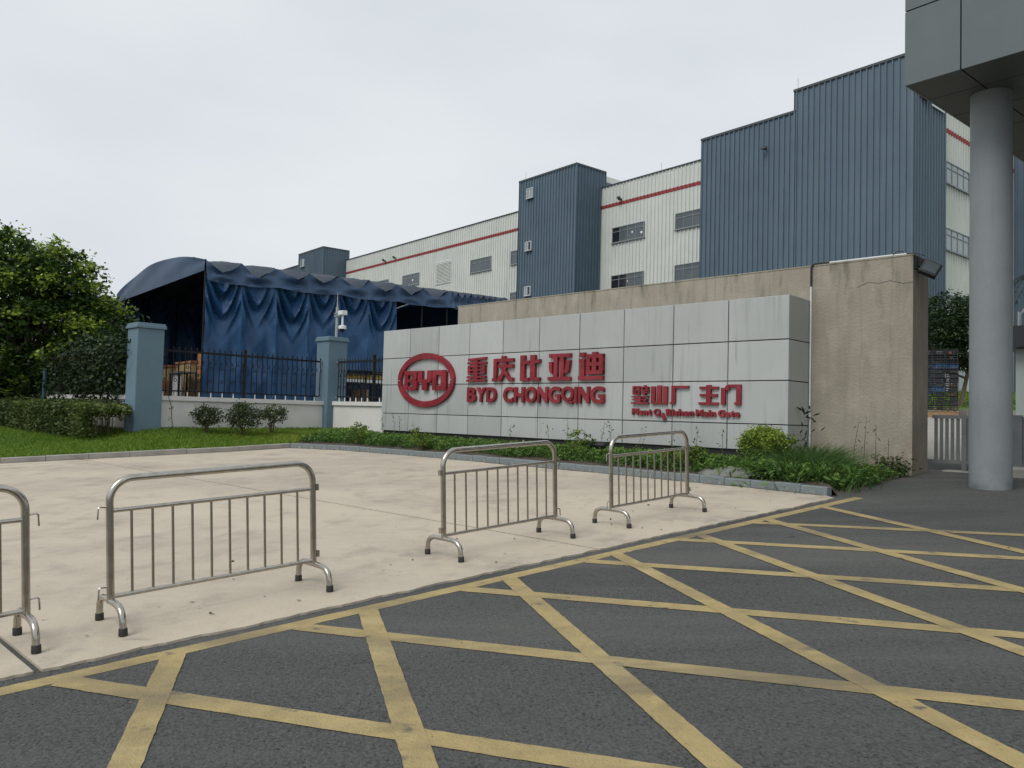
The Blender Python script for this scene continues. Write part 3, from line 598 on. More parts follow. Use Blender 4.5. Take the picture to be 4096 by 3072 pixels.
# ================================================================== CROWD BARRIERS
def barrier():
    t = thing('crowd_barrier', '', 'barrier', group='stainless crowd barriers along the drive'); L2, H, r = .75, .985, .0245; cr_ = .15
    fr = [(-L2,0,.165),(-L2,0,H-cr_)]+[(-L2+cr_-cr_*math.cos(a),0,H-cr_+cr_*math.sin(a)) for a in [R(k) for k in range(10,91,10)]]
    fr += [(-x,y,z) for x,y,z in fr[::-1]]
    part('frame', MB().tube(fr, r, 14), Mt['steel'], t, smooth=True)
    for z in (.775,.205): part('rail', MB().tube([(-L2+.02,0,z),(L2-.02,0,z)], .0155, 10), Mt['steel'], t, smooth=True)
    bal = MB().tube([(0,0,.215),(0,0,.765)], .0095, 10).mesh('baluster', Mt['steel'], smooth=True)
    for k in range(10): o = link('baluster', bal, t); o.location = (-L2+1.5*(k+1)/11,0,0)
    ap = [(0,-.245,.045),(0,-.24,.08)]+[(0,-.13-.11*math.cos(a),.09+.085*math.sin(a)) for a in [R(k) for k in (15,35,55,75)]]+[(0,-.10,.178)]
    ap = ap+[(x,-y,z) for x,y,z in ap[::-1]]
    arch = MB().tube(ap, .0225, 12).mesh('foot', Mt['steel'], smooth=True)
    cap = MB().lathe([(.025,0),(.0285,.004),(.027,.046),(.024,.05)],0,0,14).mesh('rubber_cap', Mt['rubber'], smooth=True)
    for sx in (-1,1):
        o = link('foot', arch, t); o.location = (sx*L2,0,0)
        for sy in (-1,1): c = link('rubber_cap', cap, o); c.location = (0,sy*.246,0)
    for z in (.80,.27): part('hook', MB().tube([(-L2-.015,0,z),(-L2-.06,0,z+.005),(-L2-.072,0,z-.005),(-L2-.075,0,z-.075)], .006, 7), Mt['steel'], t, smooth=True)
    for z in (.79,.26): part('socket', MB().box(L2+.02,-.018,z-.03,L2+.045,.018,z+.02), Mt['steel'], t)
    return t
bar0 = barrier(); first = True
feetL = {}
def place(L, Rr, flip, label):
    global first
    o = bar0 if first else copy_tree(bar0); first = False
    L, Rr = Vector((*L, zg(*L)+.017)), Vector((*Rr, zg(*Rr)+.017)); d = (Rr-L).normalized(); c = (L+Rr)/2
    if flip: d = -d
    y = Vector((0,0,1)).cross(d).normalized(); z = d.cross(y)
    o.rotation_euler = Matrix((d,y,z)).transposed().to_euler(); o.location = c; o['label'] = label
def barrier_at(mid, flip, label):
    d = Vector((math.sin(R(46.4)), math.cos(R(46.4)))); place(tuple(Vector(mid)-d*.75), tuple(Vector(mid)+d*.75), flip, label)
dd = Vector((math.sin(R(46.4)), math.cos(R(46.4))))
barrier_at((-2.081,5.768), False, 'complete steel crowd barrier nearest the yellow road marking, second from the left')
barrier_at(tuple(Vector((-2.992,4.944))-dd*.75), True, 'steel crowd barrier at the far left, cut off by the edge of the view')
barrier_at((-.043,7.770), True, 'steel crowd barrier in front of the planting bed, third from the left')
barrier_at((1.70,9.335), False, 'steel crowd barrier farthest to the right, beside the yellow green bush')
# ================================================================== TARPAULIN TENTS
N0, T0, TW, TL, BAY = 8.644, 26.63, 11.65, 13.1, 1.235
def eave(n): return 6.50+.0125*(n-N0)
def arch(x): q = (x-TW*.5)/(TW*.5); return .64*(1-q*q)
def pleat(n):                                             # 0 at the frames, 1 midway between
    x = n-N0
    if x < 10.1:
        rs = random.Random(int(x/BAY+1e-6)+5); ph = (x/BAY) % 1.; ja = rs.uniform(.72,1.25); ph += rs.uniform(-.55,.55)*ph*(1-ph)
        return ja*(.62*(1-abs(2*ph-1))+.38*4*ph*(1-ph))
    return abs(math.sin(math.pi*(x-10.1)/.33))
def tent(label, shift_n=0, shift_t=0, full=True):
    a = N0+shift_n; b = T0+shift_t
    t = bthing('tarpaulin_tent', label, 'tent', a, b, .95, 'blue tarpaulin storage tents')
    sh = lambda P: [[(x+shift_n,y+shift_t,z) for x,y,z in r] for r in P]
    ns = list(np.arange(N0, N0+10.1, BAY/16))+list(np.arange(N0+10.1, N0+TL+.01, .33/6))
    amp = lambda n: 1. if n-N0 < 10.1 else .45
    P = []
    for n in ns:
        row = []
        for x in np.concatenate([np.linspace(0,1.2,10), np.linspace(1.5,TW-1.5,16), np.linspace(TW-1.2,TW,8)]):
            e_ = math.exp(-min(x,TW-x)/.75); sg = (.05+.35*e_)*pleat(n)*amp(n)
            row.append((n+RNG.normal()*.004, T0+x, eave(n)+arch(x)-sg+.03*math.sin(n*9+x*4)*e_+RNG.normal()*.008))
        P.append(row)
    part('roof', MB().grid(sh(P)), Mt['tarptop'], t, smooth=True)
    def valance(side, hgt_=.70):
        P = []
        for i, n in enumerate(ns):
            pl = pleat(n); top = eave(n)-.40*pl*amp(n); bot = eave(n)-hgt_-.05*math.sin(math.pi*((n-N0)/BAY*.5))**2-.03*pl
            row = []
            for k in range(9):
                v = k/8; z = top+(bot-top)*v; out = .02+.24*pl*math.exp(-v*2.2)*amp(n)+.07*math.sin(8*v+4*pl+int((n-N0)/BAY)*2.1)*min(1,pl*1.5)*(1-.4*v)+.10*(1-pl)**2*v+.09*v*v+.010*RNG.normal()
                row.append((n, T0-out if side == 0 else T0+TW+out, z))
            P.append(row if side == 1 else row[::-1])
        part('valance', MB().grid(sh(P)), Mt['tarpval'], t, smooth=True)
    valance(0); valance(1)
    # gable band at the near end: straight lower edge, arched top
    P = []
    for x in np.linspace(0,TW,40):
        top = eave(N0)+arch(x); bot = 6.14+.0*x; P.append([(N0-.03-.03*math.sin(x*1.3+k)*(k/6)-.02*k/6, T0+x, bot+(top-bot)*k/6) for k in range(7)])
    part('gable_band', MB().grid(sh(P)), Mt['tarpval'], t, smooth=True)
    P = []
    for x in np.linspace(0,TW,14): P.append([(N0+TL, T0+x, 1.0), (N0+TL, T0+x, eave(N0+TL)+arch(x))])
    part('end_wall', MB().grid(sh(P)), Mt['tarp'], t)
    # frames
    for k in range(0,12,1):
        n = N0+k*BAY+.03
        if n > N0+TL: break
        for x in (.08, TW-.08): part('post', MB().tube([(n+shift_n,b+x,.8),(n+shift_n,b+x,eave(n)-.05)], .035, 6), Mt['galv' if x > 1 and k == 0 else 'iron'], t)
        pts = [(n+shift_n, b+x, eave(n)+arch(x)-.14) for x in np.linspace(.1,TW-.1,14)]
        part('rafter', MB().tube(pts, .03, 6), Mt['iron'], t)
    part('brace', MB().tube([(a+.03,b+TW-.1,5.6),(a+.03,b+TW-1.3,6.25)], .025, 6), Mt['galv'], t)
    if not full: return t
    # hanging side curtains with swags between the frames
    def curtain(n0, n1, tt, sgn, bottom):
        P = []
        nn = np.arange(n0, n1+.001, BAY/32)
        for n in nn:
            ph = ((n-N0)/BAY) % 1.; bay = int((n-N0)/BAY); u = 4*ph*(1-ph); row = []
            zt = eave(n)-(.52 if sgn > 0 else -.03); zb = bottom(n); rs = random.Random(bay); ja = rs.uniform(.8,1.25); jz = rs.uniform(-.25,.25); sk = rs.uniform(-.25,.25)
            u2 = 4*max(0,min(1,ph+sk*ph*(1-ph)))*(1-max(0,min(1,ph+sk*ph*(1-ph))))
            for z in np.arange(0,1.0001,1/90):
                zz = zt+(zb-zt)*z; d = zt-zz; vv_ = 1-abs(2*ph-1)
                ridge = .16*(1-min(1,vv_*2.2))**1.2*(.4+.6*min(1,d/1.2))
                env = math.exp(-((d-.62-jz)/(.62+.5*(ja-1)))**2)*(.2+.8*u)*min(1,u*4)
                vv = 1-abs(2*ph-1+sk*.5); us = .45*vv+.55*u2
                q_ = (zz+1.55*us)/.78+bay*.37+jz; aq = 2*math.pi*q_; fold_ = .5+.5*math.sin(aq+.75*math.sin(aq))
                sw = .40*ja*env*(fold_-.6)
                pl = .045*math.sin(2*math.pi*ph*2+bay)*min(1,d/1.5)*(1-.4*u)
                tri = abs(((d*.62+ph*1.0+bay*.13)%1.)-.5)+abs(((d*.62-ph*1.0+bay*.4)%1.)-.5)     # creases left by the folded lattice frame
                cre = .20*(tri-.5)*min(1,max(0,(d-.9)/.7))*(.6+.4*math.sin(bay*2.3))
                row.append((n, tt-sgn*(ridge+sw+pl+cre-.06), zz))
            P.append(row if sgn < 0 else row[::-1])
        part('curtain', MB().grid(sh(P)), Mt['tarp'], t, smooth=True)
    curtain(N0, N0+6*BAY, T0, 1, lambda n: 1.0 if n < N0+4.0 else 1.0+min(2.1,(n-N0-4.0)*3.5))
    curtain(N0, N0+5.8, T0+TW, -1, lambda n: 1.0)
    part('inner_curtain', MB().grid(sh([[(n,T0+6.5+.15*math.sin(n*5),.9),(n,T0+6.5+.15*math.sin(n*5+1),3.9)] for n in np.arange(N0+2.6,N0+TL,.1)])), Mt['tarp'], t)
    return t
tent('big blue tarpaulin tent with swagged side curtain and an open dark end')
tent('grey topped tent behind the tree at the left, only its arched roof showing', shift_n=-1.0, shift_t=14.0, full=False)
t2_ = tent('blue tent farther back, its crumpled valance seen under the big tent roof', shift_n=6.2, shift_t=12.6); t2_.location.z += .45
# goods stored in and beside the tent
def crate(name, label, cat, n, t, z, sx, sy, sz, m, group=None, lid=None):
    o = bthing(name, label, cat, n, t, z, group)
    part('body', MB().cbox(n-sx/2,t-sy/2,z,n+sx/2,t+sy/2,z+sz,.015), m, o)
    for q in (-.34,.34): part('strap', MB().box(n-sx/2-.004,t+q*sy-.02,z,n+sx/2+.004,t+q*sy+.02,z+sz+.004), Mt['twig'], o)
    if lid: part('lid', MB().cbox(n-sx/2-.03,t-sy/2-.03,z+sz,n+sx/2+.03,t+sy/2+.03,z+sz+.09,.02), lid, o)
    for q in (-.4,0,.4): part('pallet_foot', MB().box(n-sx/2,t+q*sy-.05,z-.13,n+sx/2,t+q*sy+.05,z), Mt['wood'], o)
    return o
gz_ = .95
GC = 'cartons stored at the tent opening'
crate('carton', 'tan carton on pallet beside the left pillar, under another carton', 'box', 9.9,33.9,gz_+.13,1.0,1.75,.92,Mt['card'],GC)
crate('carton', 'tan carton with orange lid on top of the carton by the left pillar', 'box', 9.9,33.85,gz_+1.21,1.0,1.7,.95,Mt['card'],GC,Mt['cardo'])
crate('carton', 'tall tan carton behind the pinkish carton in the tent opening', 'box', 10.1,31.9,gz_+.13,.9,1.9,2.15,Mt['card'],GC,Mt['cardo'])
crate('carton', 'pinkish brown carton low in front of the tall tan carton', 'box', 9.2,32.3,gz_+.13,.7,.95,1.45,Mt['cardo'],GC)
crate('carton', 'bright orange brown carton, highest one at the tent curtain', 'box', 10.2,30.35,gz_+1.85,.8,.85,.78,Mt['cardo'],GC)
crate('carton', 'plain tan carton under the orange brown carton at the curtain', 'box', 10.2,30.4,gz_+.13,.9,.95,1.58,Mt['card'],GC)
RT = 30.55; RN = 9.25
rk = bthing('storage_rack', 'low black rack holding upright white rods at the tent curtain', 'rack', RN,RT,gz_)
for q in (-.55,.55):
    for p in (-.3,.3): part('leg', MB().box(RN+p-.03,RT+q-.03,gz_,RN+p+.03,RT+q+.03,gz_+1.9), Mt['blackp'], rk)
for z in (.50,.62,1.84): part('shelf', MB().box(RN-.33,RT-.6,gz_+z,RN+.33,RT+.6,gz_+z+.06), Mt['gate'], rk)
for k in range(7): part('rod', MB().tube([(RN-.2,RT-.45+k*.15,gz_+.69),(RN-.2,RT-.45+k*.15,gz_+1.83)], .045, 7), Mt['whitep'], rk)
ib = bthing('steel_beam', 'bundle of yellow steel bars lying high under the raised curtain', 'beam', 14.8,27.3,2.78)
for k in range(4): part('bar', MB().tube([(13.9+.12*k,27.1+.13*k,2.86+.07*(k%2)),(16.6+.12*k,27.1+.13*k,2.86+.07*(k%2))], .06, 7), Mt['ybar'], ib, smooth=True)
tb_ = bthing('work_table', 'white edged steel bench in the shade under the yellow bars', 'bench', 14.8,27.5,gz_)
part('top', MB().box(12.9,26.95,2.66,16.8,28.2,2.78), Mt['whitep'], tb_)
for n in (13.0,14.9,16.6):
    for q in (27.05,28.1): part('leg', MB().box(n-.05,q-.05,gz_-.1,n+.05,q+.05,2.66), Mt['blackp'], tb_)
part('shelf', MB().box(13.0,27.1,1.55,16.7,28.1,1.61), Mt['wood'], tb_)
wb = bthing('wooden_box', 'raw wooden box standing under the white edged bench', 'box', 15.1,27.5,1.61)
part('body', MB().box(14.9,27.25,1.61,15.3,27.8,2.40), Mt['wood'], wb); part('batten', MB().box(14.85,27.22,1.92,15.35,27.83,2.0), Mt['wood'], wb)
ORD = ['lowest','second','third','fourth','fifth','sixth','seventh','eighth','ninth','tenth','eleventh','twelfth','topmost']
for k in range(9):
    z = 2.785+.15*k; tr = bthing('plastic_tray', f'black plastic tray, {ORD[k] if k < 8 else "topmost"} of the dark stack beside the sign edge', 'tray', 15.75,27.5,z,'stack of black trays by the sign')
    part('tray_body', MB().box(15.4,27.2,z,16.1,27.8,z+.03).box(15.4,27.2,z+.03,15.44,27.8,z+.12).box(16.06,27.2,z+.03,16.1,27.8,z+.12).box(15.44,27.2,z+.03,16.06,27.24,z+.11), Mt['blackp'], tr)
    part('rim', MB().box(15.37,27.17,z+.12,16.13,27.20,z+.14), Mt['galv' if k in (1,4,7,8) else 'gate'], tr)
# ================================================================== FACTORY
NW = 53.4
fac = bthing('factory_building', 'long white corrugated factory with blue stair towers and a red stripe', 'factory', NW, 21.57, 3.4)
def corr_t(name, n, t0, t1, z0, z1, mt, pitch, depth=.085, zfun=None):       # wall facing -n, running along t
    P = []; t = t0
    while t < t1-1e-6:
        for f, d in ((0,0),(.70,0),(.76,depth),(.94,depth)):
            tt = min(t+f*pitch, t1); P.append([(n-d,tt,z0),(n-d,tt,z1)])
        t += pitch
    P.append([(n,t1,z0),(n,t1,z1)]); return part(name, MB().grid(P[::-1]), mt, fac)
def corr_n(name, t, n0, n1, z0, z1, mt, pitch, depth=.085):                 # wall facing -t, running along n
    P = []; n = n0
    while n < n1-1e-6:
        for f, d in ((0,0),(.70,0),(.76,depth),(.94,depth)):
            nn = min(n+f*pitch, n1); P.append([(nn,t-d,z0),(nn,t-d,z1)])
        n += pitch
    P.append([(n1,t,z0),(n1,t,z1)]); return part(name, MB().grid(P), mt, fac)
TR = 21.565
part('wall_core', MB().box(NW+.02,TR+.02,2.5,96,103,23.2), Mt['whitemetal'], fac)
corr_t('white_wall', NW, 35.9, 51.62, 2.8, 23.30, Mt['whitemetal'], .42); corr_t('white_wall', NW, 59.85, 102.8, 2.8, 23.26, Mt['whitemetal'], .42)
corr_n('white_wall', TR, 52.6, 67.9, 2.8, 23.30, Mt['whitemetal'], .42); corr_n('white_wall', TR, 75.5, 96, 2.8, 23.30, Mt['whitemetal'], .42)
for a,b in ((35.9,51.60),(59.85,102.78)):
    corr_t('red_stripe', NW-.025, a, b, 21.25, 21.57, Mt['redmetal'], .42); part('roof_trim', MB().box(NW-.12,a,23.30,NW+.3,b,23.40), Mt['trim'], fac)
for a,b in ((52.6,67.88),(75.5,96)):
    corr_n('red_stripe', TR-.025, a, b, 21.25, 21.57, Mt['redmetal'], .42); part('roof_trim', MB().box(a,TR-.12,23.31,b,TR+.3,23.41), Mt['trim'], fac)
def block(n0, n1, t0, t1, top, core=True):
    part('tower_core', MB().box(n0+.02,t0+.02,2.5,n1,t1-.02,top-.05), Mt['bluemetal'], fac)
    corr_t('blue_wall', n0, t0, t1, 2.8, top, Mt['bluemetal'], .40, .095); corr_n('blue_wall', t0, n0, n1, 2.8, top, Mt['bluemetal'], .40, .095)
    tr = MB().box(n0-.11,t0-.11,top,n0+.05,t1+.05,top+.16).box(n0+.05,t0-.11,top,n1,t0+.05,top+.16); part('roof_trim', tr, Mt['trim'], fac)
    part('corner_trim', MB().box(n0-.10,t0-.10,2.8,n0+.02,t0+.02,top-.003), Mt['bluemetal'], fac)
block(47.83,53.3,28.30,35.91,22.50); block(47.83,52.61,20.566,28.295,23.93)
block(50.0,53.9,51.63,59.80,24.86); block(49.7,53.8,102.82,110.9,24.66); block(49.71,53.8,110.95,130,23.05); block(67.95,75.5,20.57,28,24.7)
part('roof_house', MB().box(54.0,51.9,23.3,60,58.0,24.72), Mt['whitemetal'], fac); part('roof_house_band', MB().box(53.97,51.88,23.55,60.03,51.92,24.15), Mt['bluemetal'], fac)
def window(axis, a0, a1, z0, z1, plane, ncol, style='grey', rows=1, open_cols=(), frame=.06, sticker=()):
    """a framed window standing 8 cm proud of the cladding; axis 't' faces -n, axis 'n' faces -t"""
    def bx(mb, p0, p1, d0, d1, zz0, zz1):
        return mb.box(plane-d1,p0,zz0,plane-d0,p1,zz1) if axis == 't' else mb.box(p0,plane-d1,zz0,p1,plane-d0,zz1)
    f = MB(); D = .14
    bx(f,a0,a1,0,D,z0,z0+frame); bx(f,a0,a1,0,D,z1-frame,z1); bx(f,a0,a0+frame,0,D,z0+frame,z1-frame); bx(f,a1-frame,a1,0,D,z0+frame,z1-frame)
    zt = z1-(z1-z0)*.30 if style == 'grey' else None
    if zt: bx(f,a0+frame,a1-frame,0,D-.01,zt-.03,zt+.03)
    for k in range(1,ncol):
        c = a0+(a1-a0)*k/ncol; bx(f,c-.03,c+.03,0,D-.012,z0+frame,(zt-.03) if zt else z1-frame)
        if zt: bx(f,c-.03,c+.03,0,D-.012,zt+.03,z1-frame)
    o = part('window', f, Mt['wframe' if style == 'grey' else 'wframew'], fac)
    bx2 = MB(); part('sill', bx(bx2,a0-.08,a1+.08,0,D+.05,z0-.07,z0-.002), Mt['wframe'], o)
    for k in range(ncol):
        c0 = a0+(a1-a0)*k/ncol; c1 = a0+(a1-a0)*(k+1)/ncol; p = MB(); bx(p,c0+.02,c1-.02,.0,.095,z0+.04,z1-.04)
        part('pane', p, Mt['glassd' if k in open_cols else ('glassrefl' if axis == 'n' or style != 'grey' else 'glass')], o)
    for c,zz,w_,h_ in sticker: p = MB(); bx(p,c-w_/2,c+w_/2,.096,.100,zz-h_/2,zz+h_/2); part('sticker', p, Mt['sticker'], o)
    return o
# long facade, two visible floors of windows (columns counted from small t)
window('t',46.18,50.06,17.76,19.20,NW,4,open_cols=(3,),sticker=[(47.6,18.45,.16,.18),(46.5,18.25,.24,.20)])
window('t',38.9,42.68,17.80,19.20,NW,4); window('t',46.18,50.06,13.28,14.70,NW,4,open_cols=(3,2),sticker=[(48.1,14.0,.16,.18)]); window('t',38.9,42.66,13.31,14.72,NW,4)
window('t',61.4,64.95,17.68,19.15,NW,4); window('t',61.4,64.9,13.2,14.64,NW,4)
window('t',68.45,72.25,17.65,19.17,NW,4); window('t',68.45,72.25,13.2,14.66,NW,4)
window('t',83.15,87.03,17.72,19.12,NW,4,sticker=[(84.6,18.3,.3,.2)]); window('t',90.6,94.4,17.72,19.14,NW,4); window('t',83.15,87.03,13.2,14.66,NW,4)
lv = MB()
lo0 = part('louvre', MB().box(NW-.10,76.1,17.08,NW,76.2,19.80).box(NW-.10,79.25,17.08,NW,79.35,19.80).box(NW-.10,76.2,19.70,NW,79.25,19.80).box(NW-.10,76.2,17.08,NW,79.25,17.16), Mt['wframew'], fac)
for k in range(15): part('louvre_blade', MB().prism([(NW-.14,17.18+k*.168),(NW-.12,17.17+k*.168),(NW-.01,17.31+k*.168),(NW-.03,17.32+k*.168)],76.2,79.25), Mt['whitemetal'], lo0)
# right end facade
for z in (17.81,13.30,8.85): window('n',55.1,59.05,z,z+1.48,TR,4)
window('n',56.0,58.65,3.98,5.42,TR,2); window('n',63.0,66.9,17.81,19.3,TR,4); window('n',63.0,66.9,13.3,14.8,TR,4)
part('base_course', MB().box(52.6,TR-.16,2.8,67.9,TR-.07,3.72), Mt['whitewall'], fac)
# stair tower windows (white sliding frames)
for a0,a1,z0,z1 in ((57.58,58.50,22.92,23.93),(57.60,58.52,17.70,18.62),(57.56,58.48,13.23,14.15)): window('t',a0,a1,z0,z1,50.0-.09,2,'white',open_cols=(0,) if z0 < 20 else ())
window('t',108.75,109.85,22.68,23.76,49.7-.09,2,'white',open_cols=(1,))
for z in (18.2,14.2,9.6): window('n',69.2,70.1,z,z+1.2,20.57-.09,2,'white')
# small lamps on the red stripe
for t in (49.05,88.9,91.6): part('wall_lamp', MB().box(NW-.45,t-.09,21.62,NW-.05,t+.09,21.80).box(NW-.55,t-.14,21.75,NW-.35,t+.14,21.92), Mt['trim'], fac)
part('wall_lamp', MB().box(47.83-.4,30.32,20.42,47.77,30.42,20.50).box(47.83-.5,30.15,20.44,47.83-.3,30.55,20.58), Mt['trim'], fac)
for n,t,z in ((47.9,28.1,24.09),(50.1,59.0,25.02),(53.5,44.5,23.40)): part('lightning_rod', MB().tube([(n,t,z),(n,t,z+.75)], .02, 5), Mt['galv'], fac)
# oval logo and lettering band on the stair tower side, mostly hidden by the gate roof
def oval(nc, zc, rn, rz_, tt, name='wall_logo'):
    P = []
    for i in range(37):
        a = 2*math.pi*i/36; c, s = math.cos(a), math.sin(a)
        P.append([(nc+rn*c,tt,zc+rz_*s),(nc+rn*c,tt-.12,zc+rz_*s),(nc+rn*.82*c,tt-.12,zc+rz_*.76*s),(nc+rn*.82*c,tt,zc+rz_*.76*s)])
    o = part(name, MB().grid(P), Mt['red'], fac)
    for k,ch in enumerate('BYD'):
        for st in LG[ch]:
            if len(st) == 4 and not isinstance(st[0],tuple): x0,y0,x1,y1 = st; st = [(x0,y0),(x1,y0),(x1,y1),(x0,y1)]
            u0 = nc-rn*.68+k*rn*.47; poly = [(u0+x*rn*.42, zc-rz_*.30+y*rz_*.6) for x,y in st]
            ar = sum(poly[j][0]*poly[(j+1)%len(poly)][1]-poly[(j+1)%len(poly)][0]*poly[j][1] for j in range(len(poly)))
            part('logo_letter', MB().prism(poly if ar > 0 else poly[::-1], tt-.10-random.random()*.01, tt-.01), Mt['red'], o)
oval(49.25,21.95,.62,.46,20.566-.10); oval(69.0,20.6,.5,.36,20.57-.10)
part('lettering_band', MB().box(50.4,20.566-.16,21.42,52.2,20.566-.10,21.80), Mt['whitep'], fac)
# ================================================================== GATE ROOF WITH ROUND COLUMN
CN, CT, CZ = 11.694, 5.134, 6.612
can = bthing('gate_canopy', 'grey panelled gate roof on a thick round column', 'gate roof', CN+1.33, CT-.80, .65)
g = .011
ts = [0,.77]+[.77+1.58*k for k in range(1,16)]; zs_ = [CZ,7.73,8.85]  # roof run widened out of view to shade the sign's right side
depth_n = [0,.80,1.73,2.75,4.3,5.9,7.5,9.1,10.7,12.3,14]
part('roof_core', MB().box(CN+.03,CT-ts[-1]+.03,CZ+.03,CN+13.97,CT-.03,8.82), Mt['joint'], can)
for i in range(len(ts)-1):
    for j in range(2): part('fascia_panel', MB().box(CN,CT-ts[i+1]+(g if i < len(ts)-2 else 0),zs_[j]+(g if j else 0),CN+.028,CT-ts[i]-(g if i else 0),zs_[j+1]-(g if j == 0 else 0)), Mt['fascia'], can)
for i in range(len(depth_n)-1):
    for j in range(2):
        a = depth_n[i]+(g if i else .03); part('side_panel', MB().box(CN+a,CT-.028,zs_[j]+(g if j else 0),CN+depth_n[i+1]-g,CT,zs_[j+1]-(g if j == 0 else 0)), Mt['fascia'], can)
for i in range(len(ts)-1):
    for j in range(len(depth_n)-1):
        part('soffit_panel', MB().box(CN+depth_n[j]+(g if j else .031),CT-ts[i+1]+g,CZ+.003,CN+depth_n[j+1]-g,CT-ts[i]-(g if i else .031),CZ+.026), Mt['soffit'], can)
for cn,ct in ((CN+1.26,CT-.73),(CN+1.33,CT-12.4),(CN+12.4,CT-.8),(CN+12.4,CT-12.4),(CN+1.33,CT-23.6),(CN+12.4,CT-23.6)):
    b = BF(cn,ct); z0 = zg(b.x,b.y)
    part('column', MB().lathe([(.283,z0-.2),(.281,z0+3),(.278,CZ+.002)], cn, ct, 40), Mt['column'], can, smooth=True)
# ================================================================== THROUGH THE GATE
gate = sthing('swing_gate', 'low grey barred gate panel beside the beige wall', 'gate', 14.3, 1.8, .78)
def gpart(name, u0,u1,z0,z1,hw=.02,n=1.95): part(name, MB().box(u0,n-hw,z0,u1,n+hw,z1), Mt['gate'], gate)
gpart('top_rail',13.8,16.2,1.71,1.77,.03); gpart('bottom_rail',13.8,16.2,.92,.975,.03)
for k in range(16): gpart('bar',13.83+k*.088,13.83+k*.088+.052,.976,1.709,.012)
gpart('post',14.27,14.35,.62,1.72,.031); gpart('post',14.98,15.18,.72,1.79,.05); gpart('post',15.9,16.02,.72,1.79,.05)
isl = sthing('traffic_island', 'low worn concrete island at the foot of the gate', 'island', 15.6, 1.9, .7)
part('curb_block', MB().cbox(14.9,1.55,.5,20.5,2.6,.93,.04), Mt['kerbc'], isl); part('worn_edge', MB().cbox(13.95,1.80,.5,14.88,2.4,.80,.05), Mt['kerbc'], isl)
# stacked black crates behind the gate, held by stretch wrap
def crate_mesh():
    mb = MB(); a,b,h = .16,.20,.165
    for z in (0,.075,.15): mb.box(-a,-b,z,-a+.015,b,z+.022).box(a-.015,-b,z,a,b,z+.022).box(-a+.015,-b,z,a-.015,-b+.015,z+.022).box(-a+.015,b-.015,z,a-.015,b,z+.022)
    for x in (-a,-.045,.03,a-.015):
        for y in (-b,b-.015): mb.box(x,y+.001,.022,x+.015,y+.014,.15)
    for y in (-.07,.055):
        for x in (-a,a-.015): mb.box(x+.001,y,.022,x+.014,y+.015,.15)
    mb.box(-a+.015,-b+.015,.003,a-.015,b-.015,.018); return mb
CM = crate_mesh().mesh('crate_body', Mt['blackp']); CMB = crate_mesh().mesh('crate_body', Mt['bluep'])
FILL = MB().cbox(-.10,-.12,.02,-.02,.08,.11,.02).mesh('load', Mt['pink']); FILL2 = MB().cbox(-.09,-.12,.02,.09,.12,.12,.02).mesh('load', Mt['gate'])
cb = Vector((16.35,29.9)); ang = R(-28); ca, sa = math.cos(ang), math.sin(ang); zb_ = 1.96
for r in range(13):
    for c in range(3):
        blue = (r == 9 and c) or (r == 4 and c == 1)
        o = thing('plastic_crate', ('blue' if blue else 'black')+f' plastic crate, {ORD[r]} from the ground in the {["left","middle","right"][c]} column of the stack', 'crate', group='stacked crates behind the gate')
        lx, ly = (c-1)*.43+random.uniform(-.02,.02), random.uniform(-.02,.02)
        o.location = (cb.x+lx*ca-ly*sa, cb.y+lx*sa+ly*ca, zb_+.2+r*.176); o.rotation_euler = (0,0,ang+random.uniform(-.04,.04)); o.scale = (1.28,1.4,1.02)
        link('crate_body', CMB if blue else CM, o)
        if random.random() < .9: q = link('load', FILL if random.random() < .28 else FILL2, o); q.location = (random.uniform(0,.05),random.uniform(-.03,.0),0)
plt_ = thing('pallet', 'wooden pallet under the crate stack', 'pallet', (cb.x,cb.y,zb_), ang)
for y in (-.25,0,.25): part('runner', MB().box(-.66,y-.05,-.15,.66,y+.05,.13), Mt['wood'], plt_, off=(0,0,0))
for x in np.arange(-.66,.6,.2): part('deck_board', MB().box(x,-.32,.132,x+.15,.32,.17), Mt['wood'], plt_, off=(0,0,0))
# grass verge and kerb at the foot of the works
vg = MB(); P = []
for n in np.linspace(33.1,66,12): P.append([tuple(BF(n,t,zg(*BF(n,t)[:2])+.05+.25*(t-8)/13)) for t in (8.2,14,21.4)])
tag(part('grass_verge', vg.grid(P), Mt['lawn'], smooth=True), kind='structure')
kv = tag(bpy.data.objects.new('kerb', None), 'pale kerb in front of the grass verge below the works', kind='structure'); C.objects.link(kv)
for k in range(33):
    p, q = BF(33+k,8.1), BF(33+k+.99,8.1); z = zg(p.x,p.y); a_ = BF(33+k,8.25); b_ = BF(33+k+.99,8.25)
    part('kerb_stone', MB().slab([(p.x,p.y),(q.x,q.y),(b_.x,b_.y),(a_.x,a_.y)], lambda x,y: z+.16, .3), Mt['kerbc'], kv)
for k in range(14):
    p, q = BF(33.0,8.1+k), BF(33.0,8.1+k+.99); z = zg(p.x,p.y)+.02*k; a_ = BF(33.2,8.1+k); b_ = BF(33.2,8.1+k+.99)
    part('kerb_stone', MB().slab([(p.x,p.y),(a_.x,a_.y),(b_.x,b_.y),(q.x,q.y)], lambda x,y: z+.16, .5), Mt['kerbc'], kv)
